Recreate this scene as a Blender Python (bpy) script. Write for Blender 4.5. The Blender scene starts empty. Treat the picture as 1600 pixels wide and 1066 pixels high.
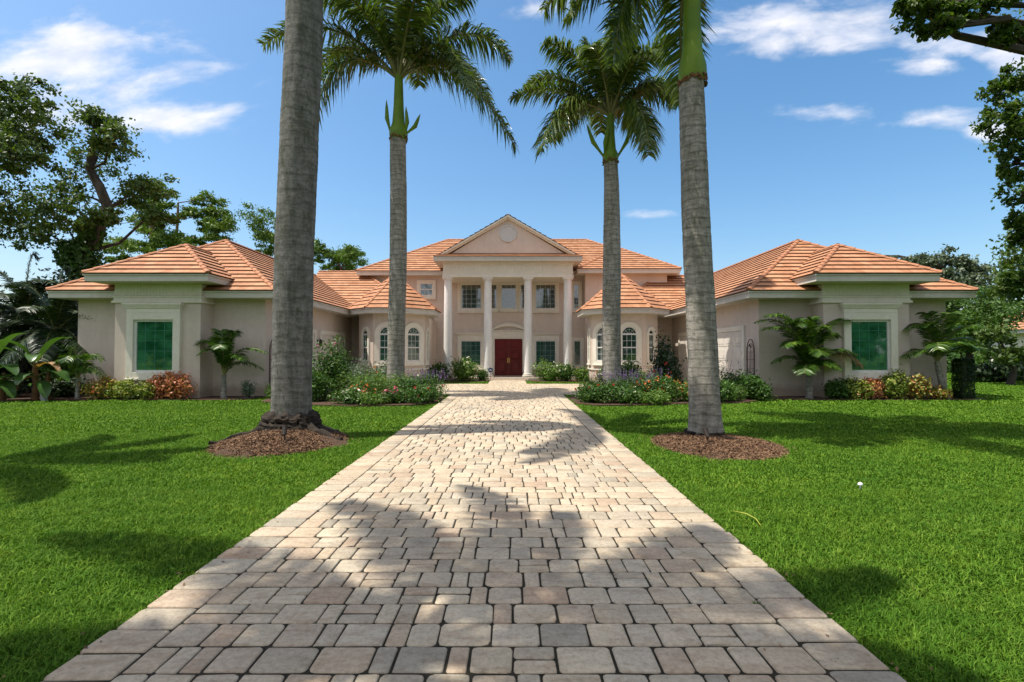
import bpy, math, random
import numpy as np
from mathutils import Vector, Matrix

# ------------------------------------------------------------------ camera, sky, sun, exposure
SC = bpy.context.scene
COL = SC.collection
PI = math.pi
R = math.radians
cam_d = bpy.data.cameras.new('camera')
cam = bpy.data.objects.new('camera', cam_d)
COL.objects.link(cam)
cam_d.sensor_width = 36.0
cam_d.lens = 18.0
cam_d.clip_start = 0.05
cam_d.clip_end = 3000
cam.location = (0, 0, 1.7)
cam.rotation_euler = (R(90 + 1.217), 0, 0)
SC.camera = cam
SC.view_settings.view_transform = 'Standard'
SC.view_settings.look = 'None'
SC.view_settings.exposure = 0.42
SC.view_settings.gamma = 1.0
SC.cycles.use_denoising = True
SC.cycles.max_bounces = 8
SC.cycles.transparent_max_bounces = 8

SUNDIR = Vector((-0.44, -0.095, 1.0)).normalized()      # towards the sun
SUN_EL = math.asin(SUNDIR.z)
SUN_AZ = math.atan2(SUNDIR.x, SUNDIR.y)                 # clockwise from +Y
sun_d = bpy.data.lights.new('sun', 'SUN')
sun_d.energy = 4.9
sun_d.angle = R(0.5)
sun_d.color = (1.0, 0.945, 0.85)
sun = bpy.data.objects.new('sun', sun_d)
COL.objects.link(sun)
sun.location = (-20, -5, 45)
sun.rotation_euler = SUNDIR.to_track_quat('Z', 'Y').to_euler()


def build_world():
    w = bpy.data.worlds.new('World')
    SC.world = w
    w.use_nodes = True
    nt = w.node_tree
    N = nt.nodes
    L = nt.links
    N.clear()
    out = N.new('ShaderNodeOutputWorld')
    bg = N.new('ShaderNodeBackground')
    bg.inputs['Strength'].default_value = 0.125
    sky = N.new('ShaderNodeTexSky')
    sky.sky_type = 'NISHITA'
    sky.sun_disc = False
    sky.sun_elevation = SUN_EL
    sky.sun_rotation = SUN_AZ
    sky.air_density = 1.0
    sky.dust_density = 2.2
    sky.ozone_density = 1.6
    hs = N.new('ShaderNodeHueSaturation')
    hs.inputs['Saturation'].default_value = 1.28
    hs.inputs['Hue'].default_value = 0.493
    hs.inputs['Value'].default_value = 1.25
    L.new(sky.outputs[0], hs.inputs['Color'])
    tc = N.new('ShaderNodeTexCoord')
    sep = N.new('ShaderNodeSeparateXYZ')
    L.new(tc.outputs['Generated'], sep.inputs[0])

    def M(op, a, b=None, c=None, clamp=False):
        n = N.new('ShaderNodeMath')
        n.operation = op
        n.use_clamp = clamp
        for i, v in enumerate((a, b, c)):
            if v is None:
                continue
            if isinstance(v, (int, float)):
                n.inputs[i].default_value = v
            else:
                L.new(v, n.inputs[i])
        return n.outputs[0]
    ay = M('ADD', M('ABSOLUTE', sep.outputs[1]), 0.02)
    u = M('DIVIDE', sep.outputs[0], ay)
    v = M('DIVIDE', sep.outputs[2], ay)
    comb = N.new('ShaderNodeCombineXYZ')
    L.new(M('MULTIPLY', u, 1.0), comb.inputs[0])
    L.new(M('MULTIPLY', M('SUBTRACT', v, M('MULTIPLY', u, 0.12)), 2.3), comb.inputs[1])
    nz = N.new('ShaderNodeTexNoise')
    nz.inputs['Scale'].default_value = 5.2
    nz.inputs['Detail'].default_value = 9
    nz.inputs['Roughness'].default_value = 0.58
    nz.inputs['Distortion'].default_value = 0.25
    L.new(comb.outputs[0], nz.inputs['Vector'])
    blobs = [(-0.86, 0.54, 0.26, 0.10, 1.0), (-0.66, 0.45, 0.12, 0.05, 1.0), (-0.98, 0.46, 0.2, 0.07, 0.9),
             (0.60, 0.625, 0.27, 0.05, 1.0), (0.82, 0.60, 0.12, 0.04, .8), (0.81, 0.545, 0.075, 0.022, 0.85), (0.83, 0.45, 0.09, 0.025, .9),
             (0.92, 0.425, 0.06, 0.025, 0.9), (0.27, 0.265, 0.10, 0.010, 0.6), (-0.9, 0.69, 0.10, 0.02, 0.6), (0.98, 0.56, 0.1, 0.04, .9),
             (0.02, 0.67, 0.3, 0.03, 0.35), (0.6, 0.46, 0.12, 0.02, 0.4)]
    tot = None
    for (bu, bv, ru, rv, s) in blobs:
        a = M('POWER', M('DIVIDE', M('SUBTRACT', u, bu), ru), 2.0)
        b = M('POWER', M('DIVIDE', M('SUBTRACT', v, bv), rv), 2.0)
        g = M('MULTIPLY', M('EXPONENT', M('MULTIPLY', M('ADD', a, b), -0.8)), s)
        tot = g if tot is None else M('MAXIMUM', tot, g)
    val = M('ADD', M('MULTIPLY', tot, 0.42), M('SUBTRACT', nz.outputs[0], 0.5))
    mr = N.new('ShaderNodeMapRange')
    mr.interpolation_type = 'SMOOTHSTEP'
    mr.inputs['From Min'].default_value = 0.15
    mr.inputs['From Max'].default_value = 0.46
    mr.inputs['To Max'].default_value = 0.88
    L.new(val, mr.inputs['Value'])
    nz2 = N.new('ShaderNodeTexNoise')
    nz2.inputs['Scale'].default_value = 12
    nz2.inputs['Detail'].default_value = 5
    L.new(comb.outputs[0], nz2.inputs['Vector'])
    cc = N.new('ShaderNodeValToRGB')
    cc.color_ramp.elements[0].position = 0.35
    cc.color_ramp.elements[0].color = (5.0, 5.3, 6.2, 1)
    cc.color_ramp.elements[1].position = 0.6
    cc.color_ramp.elements[1].color = (6.6, 6.5, 6.7, 1)
    L.new(nz2.outputs[0], cc.inputs[0])
    # unseen cloud added overhead and behind the camera, to whiten the fill light
    nz3 = N.new('ShaderNodeTexNoise')
    nz3.inputs['Scale'].default_value = 2.6
    nz3.inputs['Detail'].default_value = 7
    L.new(tc.outputs['Generated'], nz3.inputs['Vector'])
    high = N.new('ShaderNodeMapRange')
    high.interpolation_type = 'SMOOTHSTEP'
    high.inputs['From Min'].default_value = 0.60
    high.inputs['From Max'].default_value = 0.85
    L.new(sep.outputs[2], high.inputs['Value'])
    back = N.new('ShaderNodeMapRange')
    back.interpolation_type = 'SMOOTHSTEP'
    back.inputs['From Min'].default_value = 0.05
    back.inputs['From Max'].default_value = -0.35
    L.new(sep.outputs[1], back.inputs['Value'])
    cov = M('MAXIMUM', high.outputs[0], back.outputs[0])
    fill_cloud = M('MULTIPLY', cov, M('MULTIPLY_ADD', nz3.outputs[0], 1.5, -0.05, True), None, True)
    cf = M('MAXIMUM', mr.outputs[0], fill_cloud)
    mx = N.new('ShaderNodeMix')
    mx.data_type = 'RGBA'
    L.new(cf, mx.inputs['Factor'])
    L.new(hs.outputs[0], mx.inputs['A'])
    L.new(cc.outputs[0], mx.inputs['B'])
    L.new(mx.outputs['Result'], bg.inputs['Color'])
    L.new(bg.outputs[0], out.inputs[0])


build_world()

# ------------------------------------------------------------------ materials


def mat_base(name):
    m = bpy.data.materials.new(name)
    m.use_nodes = True
    nt = m.node_tree
    b = nt.nodes['Principled BSDF']
    return m, nt, b


def noise(nt, scale, detail=4, rough=0.55, vec=None, dist=0.0):
    n = nt.nodes.new('ShaderNodeTexNoise')
    n.inputs['Scale'].default_value = scale
    n.inputs['Detail'].default_value = detail
    n.inputs['Roughness'].default_value = rough
    n.inputs['Distortion'].default_value = dist
    if vec is not None:
        nt.links.new(vec, n.inputs['Vector'])
    return n.outputs[0]


def coords(nt, scale=(1, 1, 1), kind='Object'):
    t = nt.nodes.new('ShaderNodeTexCoord')
    mp = nt.nodes.new('ShaderNodeMapping')
    mp.inputs['Scale'].default_value = scale
    nt.links.new(t.outputs[kind], mp.inputs[0])
    return mp.outputs[0]


def ramp(nt, fac, stops):
    r = nt.nodes.new('ShaderNodeValToRGB')
    el = r.color_ramp.elements
    while len(el) < len(stops):
        el.new(0.5)
    for e, (p, c) in zip(el, stops):
        e.position = p
        e.color = (c[0], c[1], c[2], 1)
    nt.links.new(fac, r.inputs[0])
    return r.outputs[0]


def mixc(nt, fac, a, b, mode='MIX'):
    m = nt.nodes.new('ShaderNodeMix')
    m.data_type = 'RGBA'
    m.blend_type = mode
    for key, v in (('Factor', fac), ('A', a), ('B', b)):
        s = m.inputs[key]
        if isinstance(v, (int, float)):
            s.default_value = v
        elif isinstance(v, tuple):
            s.default_value = (v[0], v[1], v[2], 1)
        else:
            nt.links.new(v, s)
    return m.outputs['Result']


def math_n(nt, op, a, b=None, clamp=False):
    n = nt.nodes.new('ShaderNodeMath')
    n.operation = op
    n.use_clamp = clamp
    for i, v in enumerate((a, b)):
        if v is None:
            continue
        if isinstance(v, (int, float)):
            n.inputs[i].default_value = v
        else:
            nt.links.new(v, n.inputs[i])
    return n.outputs[0]


def bump(nt, b, height, strength=0.3, dist=0.01):
    n = nt.nodes.new('ShaderNodeBump')
    n.inputs['Strength'].default_value = strength
    n.inputs['Distance'].default_value = dist
    nt.links.new(height, n.inputs['Height'])
    nt.links.new(n.outputs[0], b.inputs['Normal'])


def plain(name, c1, c2=None, scale=6, rough=0.7, bs=0.15, bscale=60, metal=0.0, spec=0.3):
    m, nt, b = mat_base(name)
    c2 = c2 or tuple(x * 0.86 for x in c1)
    v = coords(nt)
    nt.links.new(ramp(nt, noise(nt, scale, 6, 0.6, v), [(0.3, c2), (0.7, c1)]), b.inputs['Base Color'])
    b.inputs['Roughness'].default_value = rough
    b.inputs['Metallic'].default_value = metal
    b.inputs['Specular IOR Level'].default_value = spec
    if bs > 0:
        bump(nt, b, noise(nt, bscale, 4, 0.6, v), bs, 0.01)
    return m


def leaf_mat(name, stops, trans=0.35, rough=0.5, clump=0.9, gloss=0.35, macro=None):
    """foliage: colour varies from leaf to leaf (random per island) and slightly from clump to clump"""
    m, nt, b = mat_base(name)
    g = nt.nodes.new('ShaderNodeNewGeometry')
    v = coords(nt)
    n = noise(nt, clump, 3, 0.6, v)
    f = math_n(nt, 'ADD', math_n(nt, 'MULTIPLY', g.outputs['Random Per Island'], 0.6), math_n(nt, 'MULTIPLY', n, 0.4), True)
    c = ramp(nt, f, stops)
    if macro:
        m1 = ramp(nt, noise(nt, 0.45, 4, 0.65, v), [(0.35, (0.86, 0.92, 0.9)), (0.65, (1.14, 1.08, 1.0))])
        m2 = ramp(nt, noise(nt, 3.1, 5, 0.7, v), [(0.33, (0.80, 0.86, 0.85)), (0.5, (1, 1, 1)), (0.68, (1.28, 1.10, 1.1))])
        c = mixc(nt, 1.0, mixc(nt, 1.0, c, m1, 'MULTIPLY'), m2, 'MULTIPLY')
    nt.links.new(c, b.inputs['Base Color'])
    b.inputs['Roughness'].default_value = rough
    b.inputs['Specular IOR Level'].default_value = gloss
    tr = nt.nodes.new('ShaderNodeBsdfTranslucent')
    tc = mixc(nt, 1.0, c, (0.95, 1.0, 0.35), 'MULTIPLY')
    nt.links.new(tc, tr.inputs['Color'])
    mx = nt.nodes.new('ShaderNodeMixShader')
    mx.inputs[0].default_value = trans
    nt.links.new(b.outputs[0], mx.inputs[1])
    nt.links.new(tr.outputs[0], mx.inputs[2])
    nt.links.new(mx.outputs[0], nt.nodes['Material Output'].inputs[0])
    return m


MAT = {}


def stucco(name, col, streak=0.05):
    m, nt, b = mat_base(name)
    v = coords(nt)
    big = ramp(nt, noise(nt, 0.7, 5, 0.65, v), [(0.3, tuple(c * 0.92 for c in col)), (0.7, tuple(c * 1.05 for c in col))])
    vs = coords(nt, (3.0, 3.0, 0.35))
    st = ramp(nt, noise(nt, 1.3, 5, 0.6, vs), [(0.35, (1 - streak,) * 3), (0.6, (1, 1, 1))])
    base = mixc(nt, 1.0, big, st, 'MULTIPLY')
    # splash dirt at the foot of the walls
    geo = nt.nodes.new('ShaderNodeNewGeometry')
    sp = nt.nodes.new('ShaderNodeSeparateXYZ')
    nt.links.new(geo.outputs['Position'], sp.inputs[0])
    zz = math_n(nt, 'ADD', sp.outputs[2], math_n(nt, 'MULTIPLY', noise(nt, 3, 6, 0.7, coords(nt)), -0.5))
    dirt = ramp(nt, zz, [(0.0, (0.66, 0.62, 0.56)), (0.28, (1, 1, 1))])
    mott = ramp(nt, noise(nt, 5.5, 7, 0.75, coords(nt)), [(0.3, (0.93, 0.92, 0.90)), (0.6, (1.02, 1.02, 1.02))])
    nt.links.new(mixc(nt, 1.0, mixc(nt, 1.0, base, dirt, 'MULTIPLY'), mott, 'MULTIPLY'), b.inputs['Base Color'])
    b.inputs['Roughness'].default_value = 0.9
    b.inputs['Specular IOR Level'].default_value = 0.15
    bump(nt, b, noise(nt, 55, 5, 0.7, v), 0.35, 0.008)
    return m


MAT['stucco'] = stucco('stucco_taupe', (0.64, 0.54, 0.465), 0.05)
MAT['trim'] = stucco('trim_cream', (0.76, 0.71, 0.61), 0.03)
MAT['fascia'] = stucco('fascia_offwhite', (0.62, 0.58, 0.52), 0.06)
MAT['column'] = stucco('column_white', (0.78, 0.76, 0.73), 0.05)
MAT['garage'] = plain('garage_cream', (0.70, 0.64, 0.56), rough=0.6, bs=0.03)
MAT['vent'] = plain('vent_white', (0.60, 0.58, 0.56))
MAT['muntin'] = plain('muntin_pale', (0.06, 0.22, 0.15), bs=0)
MAT['muntin_g'] = plain('muntin_grey_green', (0.20, 0.30, 0.26), bs=0)
MAT['muntin_w'] = plain('muntin_white', (0.60, 0.62, 0.58), bs=0)
MAT['frame_w'] = plain('window_frame_white', (0.72, 0.71, 0.68), bs=0, rough=0.45)
MAT['brass'] = plain('brass', (0.75, 0.50, 0.16), rough=0.3, metal=0.9, bs=0)
MAT['iron'] = plain('rusty_iron', (0.06, 0.035, 0.03), rough=0.6)
MAT['bronze'] = plain('dark_bronze', (0.045, 0.035, 0.028), rough=0.5)
MAT['sign'] = plain('sign_blue', (0.03, 0.05, 0.14), rough=0.4, bs=0)
MAT['white'] = plain('plain_white', (0.8, 0.8, 0.8), rough=0.5, bs=0)
MAT['slab'] = plain('porch_stone', (0.50, 0.42, 0.33), rough=0.8)
MAT['pot'] = plain('grey_plastic', (0.42, 0.43, 0.44), rough=0.5)
MAT['terracotta'] = plain('terracotta', (0.45, 0.16, 0.08), rough=0.8)


def glass(name, col, col2, rough=0.04, spec=0.5):
    m, nt, b = mat_base(name)
    v = coords(nt, (0.9, 0.9, 1.3))
    nt.links.new(ramp(nt, noise(nt, 1.6, 3, 0.5, v), [(0.35, col), (0.65, col2)]), b.inputs['Base Color'])
    b.inputs['Roughness'].default_value = rough
    b.inputs['Specular IOR Level'].default_value = spec
    b.inputs['IOR'].default_value = 1.9
    b.inputs['Coat Weight'].default_value = 0.15
    b.inputs['Coat Roughness'].default_value = 0.02
    wv = noise(nt, 0.8, 2, 0.5, coords(nt))
    bump(nt, b, wv, 0.04, 0.05)
    return m


MAT['glass_green'] = glass('glass_green_reflection', (0.008, 0.08, 0.032), (0.04, 0.20, 0.09), spec=0.9)  # green reflection of lawn and trees painted into the pane colour
MAT['glass_dark'] = glass('glass_dark', (0.008, 0.018, 0.016), (0.02, 0.06, 0.05), spec=0.8)
MAT['glass_teal'] = glass('glass_teal', (0.010, 0.050, 0.040), (0.035, 0.10, 0.08))


def door_mat():
    m, nt, b = mat_base('mahogany_red')
    v = coords(nt, (14, 14, 1.2))
    nt.links.new(ramp(nt, noise(nt, 2.2, 6, 0.6, v, 0.4), [(0.3, (0.09, 0.005, 0.004)), (0.7, (0.17, 0.010, 0.008))]), b.inputs['Base Color'])
    b.inputs['Roughness'].default_value = 0.45
    b.inputs['Coat Weight'].default_value = 0.12
    b.inputs['Specular IOR Level'].default_value = 0.3
    return m


MAT['door'] = door_mat()


def roof_mat():
    m, nt, b = mat_base('terracotta_tile')
    uv = nt.nodes.new('ShaderNodeTexCoord')
    br = nt.nodes.new('ShaderNodeTexBrick')
    br.inputs['Scale'].default_value = 1.0
    br.inputs['Brick Width'].default_value = 0.34
    br.inputs['Row Height'].default_value = 0.36
    br.inputs['Mortar Size'].default_value = 0.004
    br.inputs['Mortar Smooth'].default_value = 0.2
    br.inputs['Bias'].default_value = 0.0
    br.inputs['Color1'].default_value = (0.40, 0.18, 0.088, 1)
    br.inputs['Color2'].default_value = (0.52, 0.265, 0.145, 1)
    br.inputs['Mortar'].default_value = (0.24, 0.10, 0.05, 1)
    nt.links.new(uv.outputs['UV'], br.inputs['Vector'])
    v = coords(nt)
    big = ramp(nt, noise(nt, 0.8, 5, 0.7, v), [(0.3, (0.84, 0.84, 0.84)), (0.7, (1.08, 1.06, 1.02))])
    sm = ramp(nt, noise(nt, 5, 7, 0.8, v), [(0.30, (0.58, 0.55, 0.52)), (0.52, (1, 1, 1))])
    c = mixc(nt, 1.0, mixc(nt, 1.0, br.outputs['Color'], big, 'MULTIPLY'), sm, 'MULTIPLY')
    nt.links.new(c, b.inputs['Base Color'])
    b.inputs['Roughness'].default_value = 0.75
    b.inputs['Specular IOR Level'].default_value = 0.3
    bump(nt, b, noise(nt, 40, 4, 0.6, v), 0.2, 0.01)
    return m


MAT['roof'] = roof_mat()
MAT['cap'] = plain('terracotta_ridge_cap', (0.45, 0.21, 0.11), (0.33, 0.14, 0.07), scale=3, rough=0.75)
MAT['tile_edge'] = plain('tile_edge_shade', (0.18, 0.085, 0.045), (0.10, 0.05, 0.03), scale=3, rough=0.9)  # course fronts coloured dark to paint in the shade line below each lap


def paver_mat():
    m, nt, b = mat_base('tumbled_paver')
    g = nt.nodes.new('ShaderNodeNewGeometry')
    c = ramp(nt, g.outputs['Random Per Island'], [
        (0.0, (0.33, 0.30, 0.245)), (0.15, (0.47, 0.395, 0.29)), (0.32, (0.45, 0.36, 0.265)), (0.45, (0.54, 0.465, 0.35)),
        (0.6, (0.41, 0.36, 0.285)), (0.72, (0.51, 0.43, 0.32)), (0.86, (0.48, 0.425, 0.335)), (1.0, (0.43, 0.325, 0.235))])
    v = coords(nt, (1, 2.2, 1))
    n1 = ramp(nt, noise(nt, 5, 5, 0.65, v, 0.6), [(0.3, (0.80, 0.72, 0.66)), (0.5, (1, 0.98, 0.96)), (0.72, (1.12, 1.1, 1.08))])
    v2 = coords(nt)
    n2 = ramp(nt, noise(nt, 30, 8, 0.8, v2), [(0.32, (0.66, 0.65, 0.63)), (0.56, (1.04, 1.04, 1.04))])
    n3 = ramp(nt, noise(nt, 0.5, 4, 0.6, v2), [(0.35, (0.9, 0.9, 0.9)), (0.65, (1.04, 1.03, 1.0))])
    c = mixc(nt, 1.0, mixc(nt, 1.0, mixc(nt, 1.0, c, n1, 'MULTIPLY'), n2, 'MULTIPLY'), n3, 'MULTIPLY')
    nt.links.new(c, b.inputs['Base Color'])
    b.inputs['Roughness'].default_value = 0.85
    b.inputs['Specular IOR Level'].default_value = 0.25
    h = math_n(nt, 'ADD', noise(nt, 90, 6, 0.7, v2), math_n(nt, 'MULTIPLY', noise(nt, 14, 3, 0.6, v2), 1.5))
    bump(nt, b, h, 0.7, 0.007)
    return m


MAT['paver'] = paver_mat()
MAT['joint'] = plain('joint_sand', (0.035, 0.028, 0.018), (0.014, 0.014, 0.008), scale=9, rough=1.0, bs=0.5, bscale=120)


def lawn_mat():
    m, nt, b = mat_base('lawn_soil')
    v = coords(nt)
    c = ramp(nt, noise(nt, 38, 6, 0.75, v), [(0.3, (0.022, 0.050, 0.006)), (0.7, (0.070, 0.14, 0.010))])
    c2 = ramp(nt, noise(nt, 0.35, 4, 0.6, v), [(0.3, (0.8, 0.85, 0.8)), (0.7, (1.15, 1.1, 1.0))])
    nt.links.new(mixc(nt, 1.0, c, c2, 'MULTIPLY'), b.inputs['Base Color'])
    b.inputs['Roughness'].default_value = 1
    b.inputs['Specular IOR Level'].default_value = 0.05
    bump(nt, b, noise(nt, 60, 6, 0.7, v), 0.8, 0.03)
    return m


MAT['lawn'] = lawn_mat()
MAT['blade'] = leaf_mat('grass_blade', [(0.0, (0.026, 0.070, 0.007)), (0.3, (0.062, 0.150, 0.011)), (0.6, (0.106, 0.222, 0.017)), (0.84, (0.20, 0.31, 0.045)), (1.0, (0.46, 0.40, 0.16))], trans=0.3, rough=0.7, clump=1.1, gloss=0.12, macro=True)
MAT['mulch'] = plain('brown_mulch', (0.11, 0.065, 0.038), (0.035, 0.020, 0.013), scale=35, rough=1.0, bs=1.0, bscale=50)
MAT['chips'] = leaf_mat('mulch_chips', [(0.0, (0.035, 0.018, 0.010)), (0.4, (0.12, 0.065, 0.034)), (0.8, (0.24, 0.14, 0.075)), (1.0, (0.46, 0.32, 0.19))], trans=0.0, rough=0.9)


def trunk_mat(name, light, dark, ringsp=0.16, moss=0.3, ringdark=0.55):
    m, nt, b = mat_base(name)
    v = coords(nt)
    sep = nt.nodes.new('ShaderNodeSeparateXYZ')
    nt.links.new(v, sep.inputs[0])
    z = sep.outputs[2]
    nv = noise(nt, 1.3, 4, 0.6, v)
    zz = math_n(nt, 'ADD', math_n(nt, 'MULTIPLY', z, 1.0 / ringsp), math_n(nt, 'MULTIPLY', nv, 1.6))
    fr = math_n(nt, 'FRACT', zz)
    ring = ramp(nt, fr, [(0.0, (ringdark,) * 3), (0.10, (0.86, 0.86, 0.86)), (0.22, (1.08, 1.08, 1.08)), (0.85, (1.0, 1.0, 1.0)), (1.0, (0.8, 0.8, 0.8))])
    vs = coords(nt, (1, 1, 5))
    fine = ramp(nt, noise(nt, 5, 7, 0.7, vs), [(0.3, dark), (0.68, light)])
    # vertical stains
    vv = coords(nt, (2.4, 2.4, 0.5))
    stain = ramp(nt, noise(nt, 2.4, 6, 0.7, vv), [(0.38, (0.55, 0.58, 0.52)), (0.6, (1, 1, 1))])
    lich = ramp(nt, noise(nt, 11, 8, 0.8, coords(nt, (1, 1, .6))), [(0.52, (0, 0, 0)), (0.60, (1, 1, 1))])
    c = mixc(nt, 1.0, fine, ring, 'MULTIPLY')
    c = mixc(nt, moss * 1.6 if moss * 1.6 < 1 else 1.0, c, stain, 'MULTIPLY')
    c = mixc(nt, math_n(nt, 'MULTIPLY', lich, moss), c, (0.065, 0.075, 0.045))
    nt.links.new(c, b.inputs['Base Color'])
    b.inputs['Roughness'].default_value = 0.92
    b.inputs['Specular IOR Level'].default_value = 0.12
    h = math_n(nt, 'ADD', math_n(nt, 'MULTIPLY', ring, 0.8), noise(nt, 26, 6, 0.7, vs))
    bump(nt, b, h, 0.55, 0.02)
    return m


MAT['trunk_gray'] = trunk_mat('palm_trunk_grey', (0.44, 0.405, 0.355), (0.19, 0.172, 0.15), 0.19, 0.55, 0.60)
MAT['trunk_moss'] = trunk_mat('palm_trunk_mossy', (0.25, 0.24, 0.225), (0.125, 0.12, 0.11), 0.27, 0.75, 0.78)
MAT['bark'] = plain('tree_bark', (0.085, 0.068, 0.052), (0.03, 0.025, 0.02), scale=8, rough=1, bs=0.8, bscale=14)
MAT['bark_red'] = plain('pine_bark', (0.20, 0.12, 0.08), (0.09, 0.055, 0.04), scale=8, rough=1, bs=0.8, bscale=14)
MAT['roots'] = plain('dark_roots', (0.05, 0.038, 0.028), (0.010, 0.008, 0.006), scale=9, rough=1, bs=1.0, bscale=24)
MAT['shaft'] = plain('crownshaft_green', (0.17, 0.26, 0.022), (0.085, 0.165, 0.014), scale=2.0, rough=0.5, bs=0.0, spec=0.25)
MAT['husk'] = plain('husk_brown', (0.24, 0.12, 0.05), (0.10, 0.05, 0.025), scale=9, rough=0.9, bs=0.4, bscale=30)
MAT['frond'] = leaf_mat('palm_leaflet', [(0.0, (0.034, 0.066, 0.010)), (0.45, (0.082, 0.14, 0.020)), (0.82, (0.17, 0.22, 0.045)), (1.0, (0.38, 0.32, 0.14))], trans=0.38, rough=0.3, gloss=0.8)
MAT['frond_bright'] = leaf_mat('young_palm_leaflet', [(0.0, (0.012, 0.04, 0.005)), (0.45, (0.045, 0.12, 0.012)), (0.8, (0.15, 0.25, 0.03)), (1.0, (0.42, 0.40, 0.07))], trans=0.35, rough=0.35, gloss=0.5)
MAT['frond_shade'] = leaf_mat('shaded_palm_leaflet', [(0.0, (0.006, 0.018, 0.005)), (0.6, (0.020, 0.045, 0.010)), (1.0, (0.06, 0.09, 0.025))], trans=0.2, rough=0.4, gloss=0.4)  # leaf colour darkened to stand for the shade of the far left corner
MAT['frond_dead'] = leaf_mat('dry_palm_leaflet', [(0.0, (0.22, 0.13, 0.06)), (1.0, (0.5, 0.36, 0.19))], trans=0.2)
MAT['rachis'] = plain('frond_rib', (0.20, 0.19, 0.07), (0.12, 0.13, 0.04), rough=0.5, bs=0)
MAT['oak'] = leaf_mat('broadleaf_dark', [(0.0, (0.030, 0.058, 0.012)), (0.5, (0.080, 0.135, 0.026)), (0.85, (0.14, 0.20, 0.045)), (1.0, (0.27, 0.32, 0.11))], trans=0.38, clump=0.5)
MAT['overhang'] = leaf_mat('broadleaf_overhang', [(0.0, (0.03, 0.07, 0.010)), (0.5, (0.07, 0.13, 0.018)), (0.85, (0.13, 0.20, 0.03)), (1.0, (0.22, 0.28, 0.06))], trans=0.42, clump=0.8)
MAT['pine'] = leaf_mat('pine_tuft', [(0.0, (0.045, 0.09, 0.008)), (0.5, (0.11, 0.19, 0.02)), (1.0, (0.22, 0.32, 0.05))], trans=0.25, clump=0.5)
MAT['bush'] = leaf_mat('bush_green', [(0.0, (0.018, 0.05, 0.008)), (0.5, (0.05, 0.12, 0.016)), (1.0, (0.13, 0.24, 0.04))], trans=0.3)
MAT['bush_lt'] = leaf_mat('bush_light', [(0.0, (0.04, 0.09, 0.012)), (0.5, (0.10, 0.20, 0.025)), (1.0, (0.24, 0.34, 0.07))], trans=0.35)
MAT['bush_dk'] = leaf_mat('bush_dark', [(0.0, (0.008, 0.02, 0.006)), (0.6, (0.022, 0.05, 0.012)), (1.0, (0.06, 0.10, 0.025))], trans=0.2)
MAT['mid'] = leaf_mat('midtree_leaf', [(0.0, (0.025, 0.06, 0.010)), (0.5, (0.06, 0.13, 0.018)), (1.0, (0.16, 0.27, 0.05))], trans=0.35)
MAT['dusty'] = leaf_mat('dusty_leaf', [(0.0, (0.06, 0.085, 0.05)), (1.0, (0.15, 0.19, 0.11))], trans=0.2)
MAT['silver'] = leaf_mat('silver_leaf', [(0.0, (0.07, 0.115, 0.065)), (1.0, (0.24, 0.30, 0.20))], trans=0.2)
MAT['croton'] = leaf_mat('croton_mixed', [(0.0, (0.04, 0.10, 0.012)), (0.4, (0.22, 0.25, 0.04)), (0.62, (0.45, 0.30, 0.06)), (0.8, (0.55, 0.16, 0.08)), (1.0, (0.50, 0.30, 0.20))], trans=0.25, clump=3)
MAT['croton_r'] = leaf_mat('croton_orange', [(0.0, (0.10, 0.10, 0.02)), (0.35, (0.40, 0.20, 0.06)), (0.65, (0.58, 0.17, 0.09)), (1.0, (0.62, 0.38, 0.22))], trans=0.25, clump=3)
MAT['croton_y'] = leaf_mat('croton_yellow_green', [(0.0, (0.04, 0.10, 0.012)), (0.5, (0.20, 0.28, 0.04)), (0.85, (0.45, 0.42, 0.09)), (1.0, (0.5, 0.26, 0.12))], trans=0.3, clump=3)
MAT['fl_red'] = leaf_mat('petals_red', [(0.0, (0.45, 0.02, 0.03)), (1.0, (0.75, 0.10, 0.08))], trans=0.2)
MAT['fl_pink'] = leaf_mat('petals_pink', [(0.0, (0.65, 0.05, 0.20)), (1.0, (0.80, 0.35, 0.42))], trans=0.2)
MAT['fl_orange'] = leaf_mat('petals_orange', [(0.0, (0.65, 0.12, 0.03)), (1.0, (0.80, 0.32, 0.10))], trans=0.2)
MAT['fl_white'] = leaf_mat('petals_white', [(0.0, (0.62, 0.62, 0.45)), (1.0, (0.85, 0.83, 0.75))], trans=0.2)
MAT['fl_purple'] = leaf_mat('petals_purple', [(0.0, (0.13, 0.07, 0.22)), (1.0, (0.30, 0.20, 0.40))], trans=0.2)
MAT['banana'] = leaf_mat('banana_leaf', [(0.0, (0.03, 0.075, 0.015)), (0.6, (0.07, 0.15, 0.035)), (1.0, (0.17, 0.24, 0.09))], trans=0.35, rough=0.3, gloss=0.6)
MAT['banana_dry'] = leaf_mat('banana_leaf_dry', [(0.0, (0.32, 0.16, 0.06)), (1.0, (0.55, 0.34, 0.17))], trans=0.3)

# ------------------------------------------------------------------ mesh helpers


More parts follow.
